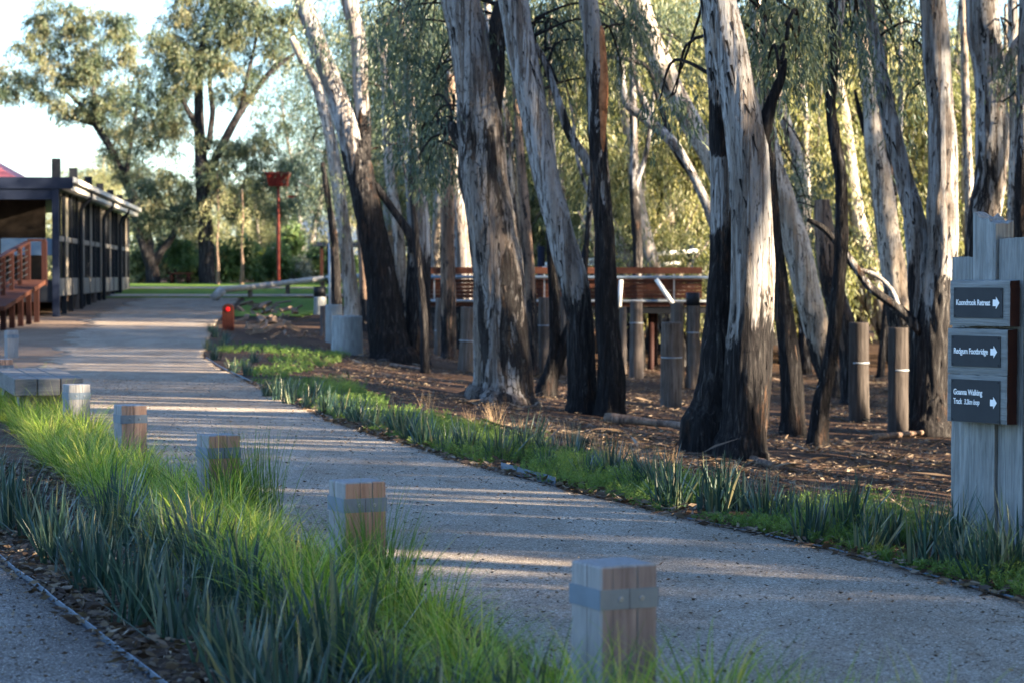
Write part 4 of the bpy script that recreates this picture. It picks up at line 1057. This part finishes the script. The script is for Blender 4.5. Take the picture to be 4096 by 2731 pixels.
# background copse left/middle (individual trees)
r4 = random.Random(21)
for (x,Y,s) in ((-21,118,.95),(-16.5,122,.8),(-13.6,120,.85),(-11.5,112,.72),(-8.8,116,.8),(-6.8,110,.95),(-5,108,1.0),(-26,125,.8)):
    gum(r4.choice(VG), x, Y, r4.uniform(0,6.28), s*.72, 'hazy gum in the garden beyond the lawn', 'gums beyond the lawn')
gum(VN[0], -9.6, 108, 1.0, .95, 'drooping gum behind the red pole and box', 'gums beyond the lawn')
for (x,Y,s) in ((-4.0,76,1.0),(-2.2,70,1.05),(-5.4,88,1.0)):
    gum(VN[(int(Y))%3], x, Y, Y, s, 'tall dull-green gum behind the charred leaning gum', 'dull-green gums behind the charred gum')
# far wood as one mass
PPt=[]; 
cl=[]
for k in range(420):
    x = r4.uniform(-70,75); y = r4.uniform(135,175); z = abs(r4.gauss(0,2.6)) if x < -4 else r4.uniform(0,11)
    cl.append(((x,y,z+1.0), r4.uniform(1.4,2.6), r4.uniform(1.2,2.2)))
me = crown_mesh('distant_wood', cl, .7, .24, .10, .4, 2.5)
tag(link('distant_wood', me, 'leaf_gum_far'), 'far-off line of trees closing the horizon behind everything', 'trees', None, 'stuff')

# ================================================================= LONG BUILDING
bc = P(225,1265,60); bz = H(bc.x, 60)
BR = math.atan2(2.8,28)
bld = thing('long_building', (bc.x, 60, bz), 'long dark timber pavilion on stilts with glazed side and posts through its roof', 'building', None, BR)
LEN = 28; TOP = 3.35
mb = MB(); mb.box(-.09,.09,-.09,.09,-.3,TOP-.0); mb.build('corner_post','dark_blue_paint',bld)
mb = MB(); mb.box(-9,.46,-.12,-.02,TOP,TOP+.30); mb.box(-9,-.092,-.06,.04,TOP-.28,TOP-.003); mb.build('front_beam','dark_blue_paint',bld)
mb = MB(); mb.box(-9,.42,-.018,LEN+.3,TOP+.12,TOP+.25); mb.build('roof','black_paint',bld)
mb = MB(); mb.box(.43,.50,-.118,LEN+.4,TOP+.17,TOP+.30); mb.build('fascia','fascia_cream',bld)
for y0,y1 in ((0,6.0),(6.6,14.5),(15,22),(22.6,27.8)):
    mb = MB(); mb.box(.18,.40,y0,y1,TOP-.02,TOP+.10); mb.build('soffit_beam','fascia_cream',bld)
for k,yy in enumerate((0,5,10,14.5,19,23.5,27.6)):
    hh = (.50,.48,.45,.42,.38,.36,.34)[k]
    mb = MB(); mb.box(-.11,.11,yy+.1,yy+.32,TOP+.252,TOP+.3+hh); mb.build('roof_post','black_paint',bld)
# side wall bays
nb = 14; bw = LEN/nb
for k in range(nb+1):
    mb = MB(); y = k*bw+.12
    mb.box(-.05,.05,y,y+.09,.55,TOP-.02); mb.build('mullion','black_paint' if k%4 else 'panel_beige',bld)
    if k < nb:
        mb = MB(); mb.box(-.03,.035,y+.092,y+bw-.002,.55,1.02); mb.build('wall_panel','panel_beige',bld)
        mb = MB(); mb.box(-.03,.03,y+.092,y+bw-.002,2.0,2.14); mb.build('mid_rail','panel_beige',bld)
        for j in range(1,2):
            mb = MB(); yy = y+.09+(bw-.09)*j/2; mb.box(-.025,.025,yy-.02,yy+.02,1.022,1.998); mb.box(-.025,.025,yy-.02,yy+.02,2.142,TOP-.05); mb.build('glazing_bar','wall_tan' if k%2 else 'black_paint',bld)
        mb = MB(); mb.box(-.006,.0,y+.092,y+bw-.002,1.022,1.998); mb.box(-.006,.0,y+.092,y+bw-.002,2.142,TOP-.06); mb.build('window_pane','window_glass',bld)
    mb = MB(); mb.box(-.07,.07,y-.02,y+.12,-.9,.54); mb.build('stilt','black_paint' if k%3 else 'timber_pile',bld)
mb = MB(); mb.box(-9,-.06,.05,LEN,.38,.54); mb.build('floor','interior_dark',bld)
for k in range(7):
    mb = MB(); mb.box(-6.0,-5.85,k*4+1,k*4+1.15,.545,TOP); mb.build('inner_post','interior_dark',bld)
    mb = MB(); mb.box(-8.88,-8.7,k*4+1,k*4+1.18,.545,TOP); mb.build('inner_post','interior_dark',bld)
mb = MB(); mb.box(-8.9,-.7,4.2,4.4,.545,TOP-.1); mb.build('dark_backing','interior_dark',bld)  # dark sheet added to make the pavilion interior read as shaded
mb = MB(); mb.box(-1.42,-.10,.06,.09,1.62,2.06); mb.build('blind','panel_blue',bld)
mb = MB(); mb.box(-9,-.10,-.02,.04,.40,.98); mb.build('skirt_board','black_paint',bld)
for p_, r_ in (((.24,6.2),0),((.24,14.7),0),((.24,22.3),0)):
    mb = MB(); x,y = p_; mb.tube([(Vector((.40,y,TOP+.12)),.06),(Vector((.38,y,TOP-.08)),.06),(Vector((.20,y,TOP-.22)),.06),(Vector((.12,y,TOP-.40)),.06),(Vector((.12,y,-.5)),.06)],10,.1); mb.build('downpipe','black_paint',bld)
# red hip roof behind
rr = MB(); rr.add([(-9,6,TOP+.255),(-1.2,6,TOP+.255),(-1.2,16,TOP+.255),(-9,16,TOP+.255),(-4.8,9,TOP+2.3),(-4.8,13,TOP+2.3)], [(0,1,4),(1,2,5,4),(2,3,5),(3,0,4,5),(3,2,1,0)]); rr.build('hip_roof','roof_red',bld)
mb = MB(); mb.box(-3.3,-2.9,9.8,10.2,TOP+.8,TOP+2.0); mb.build('chimney','roof_red',bld)
# ramp
rp = thing('access_ramp', (bc.x-.35, 57.2, H(bc.x,57.2)), 'red-brown timber ramp with handrail and balusters in front of the dark pavilion', 'ramp', None, 0)
def rpx(x,y,d): return P(x,y,d)-rp.location
A = rpx(-60,1235,52); B = rpx(112,1128,57)
mb = MB(); mb.bar(A,B,.9,.10); mb.build('deck','timber_red',rp)
Hn = Vector((0,0,.98))
mb = MB(); off = Vector((.40,0,0)); mb.bar(A+Hn+off*0,B+Hn,.14,.06); mb.build('handrail','timber_redpost',rp)
for k in range(6):
    t0 = k/5; q = A.lerp(B,t0); mb = MB(); mb.box(q.x-.05,q.x+.05,q.y-.05,q.y+.05,q.z+.05,q.z+.96); mb.build('post','timber_redpost',rp)
    mb = MB(); gzz = H(q.x+rp.location.x,q.y+rp.location.y)-rp.location.z; mb.box(q.x+.2,q.x+.32,q.y-.3,q.y-.18,gzz-.2,q.z-.06); mb.build('stilt','timber_redpost',rp)
for k in range(5):
    mb = MB(); z = .2+k*.15; mb.bar(A+Vector((0,0,z)),B+Vector((0,0,z)),.02,.02); mb.build('rail_wire','black_paint',rp)
mb = MB(); c = B; mb.box(c.x-.06,c.x+.06,c.y-.06,c.y+.06,c.z+.05,c.z+1.0); mb.box(c.x+.35,c.x+.47,c.y-.06,c.y+.06,c.z-.1,c.z+1.0); mb.bar(c+Vector((0,0,1.03)),c+Vector((.45,0,1.03)),.14,.06); mb.build('end_frame','timber_redpost',rp)

# ================================================================= RED POST, POLE, RAILS
b = G(913,1322); t_ = thing('reflector_post', b, 'short red timber post with round top and red reflector beside the drive', 'post')
s = b.y/F; hh = 110*s; a = 22*s
mb = MB(); prof = [(-a,0)]+[(-a,hh-a)]+[(-a*math.cos(q),hh-a+a*.8*math.sin(q)) for q in np.linspace(.3,2.84,7)]+[(a,hh-a),(a,-.0)]
n = len(prof); vs = [(x,-a*.8,z-(.2 if z==0 else 0)) for x,z in prof]+[(x,a*.8,z-(.2 if z==0 else 0)) for x,z in prof]
mb.add(vs, [tuple(range(n))[::-1], tuple(range(n,2*n))]+[(i,(i+1)%n,(i+1)%n+n,i+n) for i in range(n)]); mb.build('post','timber_redbright',t_)
mb = MB(); mb.tube([(Vector((-.0,-a*.8+.002,hh-a*1.2)),a*.45),(Vector((0,-a*.8-.015,hh-a*1.2)),a*.42),(Vector((0,-a*.8-.025,hh-a*1.2)),a*.25)],18); mb.build('reflector','reflector_red',t_)
b = P(1114,1124,90); b.z = H(b.x,b.y); s = b.y/F
t_ = thing('nest_box_pole', b, 'tall thin red pole carrying a red wooden box with a sloping lid', 'pole')
mb = MB(); mb.tube([(Vector((0,0,-.3)),.07),(Vector((0,0,435*s)),.055)],12,1); mb.build('pole','red_steel',t_)
w0, w1 = 36*s, 44*s; z0, z1 = 405*s, 452*s; dp = .35
mb = MB(); mb.add([(-w0,-dp,z0),(w0,-dp,z0),(w0,dp,z0),(-w0,dp,z0),(-w1,-dp*1.2,z1),(w1,-dp*1.2,z1),(w1,dp*1.2,z1),(-w1,dp*1.2,z1)], [(3,2,1,0),(4,5,6,7),(0,1,5,4),(1,2,6,5),(2,3,7,6),(3,0,4,7)]); mb.build('box','red_paint',t_)
mb = MB(); mb.box(-w1-.06,w1+.02,-dp*1.35,dp*1.3,z1+.003,z1+.09); mb.build('lid','red_steel',t_)
mb = MB(); mb.bar((0,0,z0-.03),(w0*1.2,0,z0+.3),.05,.05); mb.build('bracket','red_steel',t_)
mb = MB(); mb.box(w0*1.1,w1*1.7,-.1,.1,z0-.45,z0-.36); mb.build('perch','red_steel',t_)
# log rails on the lawn
def lograil(pts, r, label, post=None):
    d0 = pts[0][2]; base = P(pts[0][0],pts[0][1],d0); base.z = H(base.x,base.y)
    t_ = thing('log_rail', base, label, 'rail', 'low log rails across the lawn')
    mb = MB(); mb.tube([(P(x,y,d)-base, r) for x,y,d in pts], 14, .3, .04); mb.build('log','timber_log',t_)
    for (x,y,d) in pts[1:]:
        q = P(x,y,d)-base; g = H(q.x+base.x,q.y+base.y)-base.z
        mb = MB(); mb.tube([(Vector((q.x,q.y+.05,g-.3)),r*.8),(Vector((q.x,q.y+.05,q.z-.02)),r*.8)],10); mb.build('post','timber_pile',t_)
    return t_, base
t_, base = lograil([(875,1160,74),(1000,1150,77),(1150,1132,81),(1290,1115,86)], .10, 'long pale log rail slanting across the lawn')
mb = MB(); a = P(852,1198,74)-base; q = P(893,1158,74)-base; mb.tube([(a,.14),(q,.15)],14,.3,.03); mb.build('end_strut','timber_log',t_)
lograil([(1310,1112,86),(1380,1108,84),(1500,1104,82)], .10, 'second log rail continuing right behind the slim gums')

# posts left-centre
def post_obj(x, y0, y1, w, d, mat, label, name='steel_post', cat='post', cap=None):
    b = P(x,y1,d); s = d/F; t_ = MB(); t_.tube([(Vector((0,0,-.4)),w*s/2),(Vector((0,0,(y1-y0)*s)),w*s/2)],14)
    o = t_.build(name, mat, None, b); tag(o,label,cat); return o
post_obj(1323,930,1300,19,57,'galv_dull','grey steel post standing beside the thin dark trunk')
# ================================================================= PILINGS
def piling(x0,x1,yt,yb,label,band=None,cap=None,lean=0,mat='timber_pile',d=None,grp='old timber pilings under the trees'):
    xm = (x0+x1)/2; b = G(xm,yb-3) if d is None else P(xm,yb,d); s = b.y/F; r = (x1-x0)*s/2; hh = (yb-yt)*s
    t_ = thing('timber_piling', b, label, 'piling', grp, rnd.uniform(0,6))
    t_.rotation_euler = (rnd.uniform(-.015,.015), lean, 0)
    mb = MB(); mb.tube([(Vector((0,0,-.5)),r*1.05),(Vector((0,0,.1)),r*1.03),(Vector((0,0,hh*.5)),r),(Vector((0,0,hh)),r*.97)],28,.05,.09,seed=x0); mb.build('pile',mat,t_)
    if band:
        z = (yb-band)*s; mb = MB(); mb.tube([(Vector((0,0,z-.011)),r*1.06),(Vector((0,0,z+.011)),r*1.06)],28); mb.build('wire_band','galv_dull',t_)
    if cap:
        mb = MB(); mb.tube([(Vector((0,0,hh+.002)),r*1.02),(Vector((0,0,hh+(yt-cap)*s)),r*1.02)],24); mb.build('cap','black_paint',t_)
piling(2645,2726,1293,1637,'nearest brown banded piling standing in front of the bridge',1432)
piling(2684,2737,1216,1552,'piling half hidden behind the nearest brown one')
piling(2519,2572,1209,1517,'tall sunlit cracked piling under the bridge left of the brown one',1296)
piling(2744,2798,1226,1552,'piling with a black steel cap next to the big double gum',1333,1174)
piling(1736,1785,1196,1425,'banded grey piling left of the fattest gum, further back',1325,None,.03)
piling(1832,1893,1232,1483,'banded grey piling touching the left side of the fattest gum',1365,None,.05)
piling(2152,2200,1193,1500,'shaded grey piling right of the fattest gum',1305)
piling(2240,2268,1190,1470,'narrow sunlit piling seen past the thin forked trunk')
piling(2477,2505,1232,1500,'slim shaded piling right of the orange-scarred stem',1380)
piling(1328,1450,1267,1416,'wide pale grey sawn stump at the head of the bank',None,None,0.0,'timber_weathered')
piling(1305,1367,1222,1376,'grey post stump left behind the wide pale stump',None,None,0,'timber_weathered')
piling(1280,1308,1228,1350,'dark narrow stump left of the wide pale stump',None,None,0,'bark_dark')
piling(1255,1303,1191,1262,'short grey post with a black cap at the edge of the lawn',None,1150,0,'timber_weathered')
piling(3398,3474,1293,1690,'banded grey piling right of the black wavy trunk',1453,None,0,'timber_pile_shaded')
piling(3555,3633,1313,1738,'banded grey piling in front of the low-forking gum',1482,None,0,'timber_pile_shaded')

# ================================================================= BRIDGE
BD = 52.0
br = thing('footbridge', (0,BD,-.8), 'timber footbridge with slatted brown sides and steel pipe handrails behind the trunks', 'bridge')
def bz_(y): return EYE-(y-HOR)/F*BD+.8
def bx_(x): return (x-CX)/F*BD
def bbox(nm, x0,x1,y0,y1,mat,ya=0,yb=.05):
    mb = MB(); mb.box(bx_(x0),bx_(x1),ya,yb,bz_(y1),bz_(y0)); return mb.build(nm,mat,br)
bbox('top_board',1700,2808,1070,1096,'timber_red',-.02,.03)
for k in range(5):
    y0 = 1118+k*15.2
    bbox('side_board',1700,2808,y0,y0+13.8,'timber_red',0,.04)
for x in (1735,2175,2693): bbox('baluster',x,x+5,1098,1200,'galv_dull',-.06,-.022)
mb = MB(); mb.tube([(Vector((bx_(1690),-.14,bz_(1109))),.036),(Vector((bx_(2900),-.14,bz_(1111))),.036)],14,1); mb.build('handrail','galvanised',br)
mb = MB(); mb.tube([(Vector((bx_(1690),-.14,bz_(1204))),.03),(Vector((bx_(2860),-.14,bz_(1205))),.03)],14,1); mb.build('lower_rail','galv_dull',br)
bbox('kerb_beam',1700,2860,1210,1226,'timber_red',-.05,.1)
bbox('girder',1700,2880,1228,1254,'black_paint',.0,.18)
mb = MB(); mb.box(bx_(1700),bx_(2880),.05,2.4,bz_(1226),bz_(1216)); mb.build('deck','timber_red',br)
for k in range(5):
    mb = MB(); y0 = 1112+k*18; mb.box(bx_(1700),bx_(2760),2.35,2.40,bz_(y0+14),bz_(y0)); mb.build('side_board','timber_red',br)
for x,w in ((2440,26),(2608,26),(2240,24),(2060,24),(2770,24),(1990,24),(1760,24)):
    mb = MB(); mb.tube([(Vector((bx_(x),.35,-1)),w*BD/F/2),(Vector((bx_(x),.35,bz_(1255))),w*BD/F/2)],14); mb.build('pier','black_paint' if w==26 and x<2500 else 'timber_redpost',br)
    mb = MB(); mb.tube([(Vector((bx_(x)+.2,2.2,-1)),w*BD/F/2),(Vector((bx_(x)+.2,2.2,bz_(1255))),w*BD/F/2)],14); mb.build('pier','timber_redpost',br)
for (x0,y0,x1,y1) in ((2622,1118,2694,1226),(2482,1122,2474,1232)):
    mb = MB(); mb.tube([(Vector((bx_(x0),-.22,bz_(y0))),.05),(Vector((bx_(x1),-.35,bz_(y1))),.05)],12); mb.build('strut','pipe_white',br)
# far ramp rails
rr_ = thing('ramp_rail', (0,56,-.8), 'white pipe rails on dark posts rising beyond the footbridge', 'railing')
def q(x,y,o=0): p = P(x,y,56+o); return p-Vector((0,56,-.8))
for (x0,y0,x1,y1,r) in ((2180,1060,2790,1003,.055),(2560,1068,2724,1052,.05),(2170,1075,2500,1050,.045)):
    mb = MB(); mb.tube([(q(x0,y0),r),(q(x1,y1),r)],12,1); mb.build('pipe','pipe_white',rr_)
for x,w,yt in ((2345,60,975),(2518,30,978),(2762,28,980),(2165,30,985)):
    mb = MB(); a = q(x,yt,.2); mb.tube([(Vector((a.x,a.y,-.3)),w*56/F/2),(a,w*56/F/2)],16); mb.build('post','dark_blue_paint',rr_)

# ================================================================= FIREWOOD / DEBRIS
wd = MB(); wd.tube([(Vector((-.5,0,0)),.5),(Vector((.5,0,0)),.5)],7,.34,.25); wm = wd.mesh('split_log'); wm.materials.append(M['timber_split'])
wd2 = MB(); wd2.add([(-.5,-.5,-.4),(.5,-.45,-.4),(.5,.5,-.3),(-.5,.45,-.35),(-.48,0,.5),(.5,.05,.45)],[(3,2,1,0),(0,1,5,4),(2,3,4,5),(1,2,5),(3,0,4)]); wm2 = wd2.mesh('split_log'); wm2.materials.append(M['timber_split'])
for k in range(110):
    x = rnd.triangular(935,1230,1060); y = rnd.uniform(1235,1372-.18*abs(x-1060)); 
    if x < 960 and y > 1330: continue
    p = G(x,y); L = rnd.uniform(.2,.55); w = rnd.uniform(.05,.13)
    o = bpy.data.objects.new('split_log', rnd.choice((wm,wm2))); C.objects.link(o)
    o.location = p+Vector((0,0,rnd.uniform(.03,.22))); o.rotation_euler = (rnd.uniform(0,6),rnd.uniform(-.5,.5),rnd.uniform(0,6.28)); o.scale = (L,w,w)
    tag(o,'broken piece of split timber in the heap right of the red post','log','split timber in the heap')
for (x0,y0,x1,y1,r,lb) in ((2420,1690,2860,1742,.06,'dead branch lying on the leaf litter left of the big double gum'),(1560,1468,1720,1492,.04,'short dead stick lying below the charred gum'),(3100,1880,2750,1800,.035,'thin fallen branch in front of the big double gum'),(3500,1760,3900,1720,.04,'fallen branch on the leaf litter left of the sign')):
    a = G(x0,y0); b = G(x1,y1); mb = MB(); m = a.lerp(b,.5)+Vector((.1,.1,0)); m.z = H(m.x,m.y)
    mb.tube([(Vector((0,0,r)),r),(m-a+Vector((0,0,r*1.4)),r*.8),(b-a+Vector((0,0,r)),r*.3)],9,.15,.2); tag(mb.build('fallen_branch','bark_brown',None,a),lb,'branch')

# ================================================================= HOUSES BEHIND
hs_ = thing('house', (P(1290,1040,118).x,118,1.0), 'cream-walled house with a steep blue-grey roof beyond the garden', 'house')
mb = MB(); mb.box(-2.2,6,0,5,0,1.9); mb.build('wall','wall_tan',hs_)
mb = MB(); mb.add([(-3.0,-.6,1.5),(6.5,-.6,1.5),(6.5,5.6,1.5),(-3.0,5.6,1.5),(-.8,2.5,3.6),(6.5,2.5,3.6)],[(3,2,1,0),(0,1,5,4),(2,3,4,5),(1,2,5),(3,0,4)]); mb.build('roof','roof_blue',hs_)
mb = MB(); mb.box(.2,1.2,-.04,-.0,.5,1.4); mb.build('window','window_glass',hs_)
sh = thing('shelter', (P(1360,1100,92).x,92,H(-6,92)), 'open shelter with flat dark roof on slim posts behind the slim gums', 'shelter')
mb = MB(); mb.box(-1.1,6.2,0,4,1.62,1.78); mb.build('roof','dark_blue_paint',sh)
for x in (-.75,1.4,3.6,5.8):
    for y in (.2,3.6):
        mb = MB(); mb.box(x-.06,x+.06,y-.06,y+.06,-.2,1.618); mb.build('post','timber_redpost',sh)
pt = thing('picnic_table', (P(722,1120,97).x,97,H(-14,97)), 'red-brown picnic table on the lawn between the gums', 'table')
mb = MB(); mb.box(-.5,.5,-.4,.4,.42,.48); mb.build('tabletop','timber_redpost',pt)
for x in (-.35,.35):
    mb = MB(); mb.box(x-.05,x+.05,-.35,.35,0,.418); mb.build('leg','timber_redpost',pt)
for y in (-.75,.65):
    mb = MB(); mb.box(-.55,.55,y,y+.2,.22,.27); mb.build('seat','timber_redpost',pt)

# ================================================================= CAMERA, LIGHT
cam = bpy.data.cameras.new('camera'); co = bpy.data.objects.new('camera', cam); C.objects.link(co)
co.location = (0,0,EYE); co.rotation_euler = (math.pi/2-PITCH,0,0)
cam.sensor_width = 22.3; cam.lens = F/4096*22.3; cam.clip_end = 2000; cam.clip_start = .1
cam.dof.use_dof = True; cam.dof.focus_distance = 14.0; cam.dof.aperture_fstop = 2.8
bpy.context.scene.camera = co
sd = bpy.data.lights.new('sun','SUN'); sd.energy = 5.0; sd.angle = math.radians(.5); sd.color = (1,.80,.56)
so = bpy.data.objects.new('sun', sd); C.objects.link(so)
dv = Vector((math.cos(SUN_AZ)*math.cos(SUN_EL), math.sin(SUN_AZ)*math.cos(SUN_EL), math.sin(SUN_EL)))
so.rotation_euler = dv.to_track_quat('Z','Y').to_euler(); so.location = dv*50
w = bpy.data.worlds.new('World'); bpy.context.scene.world = w; w.use_nodes = True
sk = w.node_tree.nodes.new('ShaderNodeTexSky'); sk.sky_type = 'NISHITA'; sk.sun_disc = False
sk.sun_elevation = SUN_EL; sk.sun_rotation = math.pi/2-SUN_AZ; sk.air_density = 1.0; sk.dust_density = 1.0; sk.ozone_density = 2.0
bg = w.node_tree.nodes['Background']; tint = w.node_tree.nodes.new('ShaderNodeMix'); tint.data_type = 'RGBA'; tint.blend_type = 'MULTIPLY'; tint.inputs[0].default_value = 1; tint.inputs[7].default_value = (.87,.99,1.17,1); w.node_tree.links.new(sk.outputs[0], tint.inputs[6]); w.node_tree.links.new(tint.outputs[2], bg.inputs[0]); bg.inputs[1].default_value = .065
sc = bpy.context.scene
sc.view_settings.view_transform = 'Standard'; sc.view_settings.look = 'None'; sc.view_settings.exposure = 3.18; sc.view_settings.gamma = 1
sc.cycles.max_bounces = 6; sc.cycles.transparent_max_bounces = 12
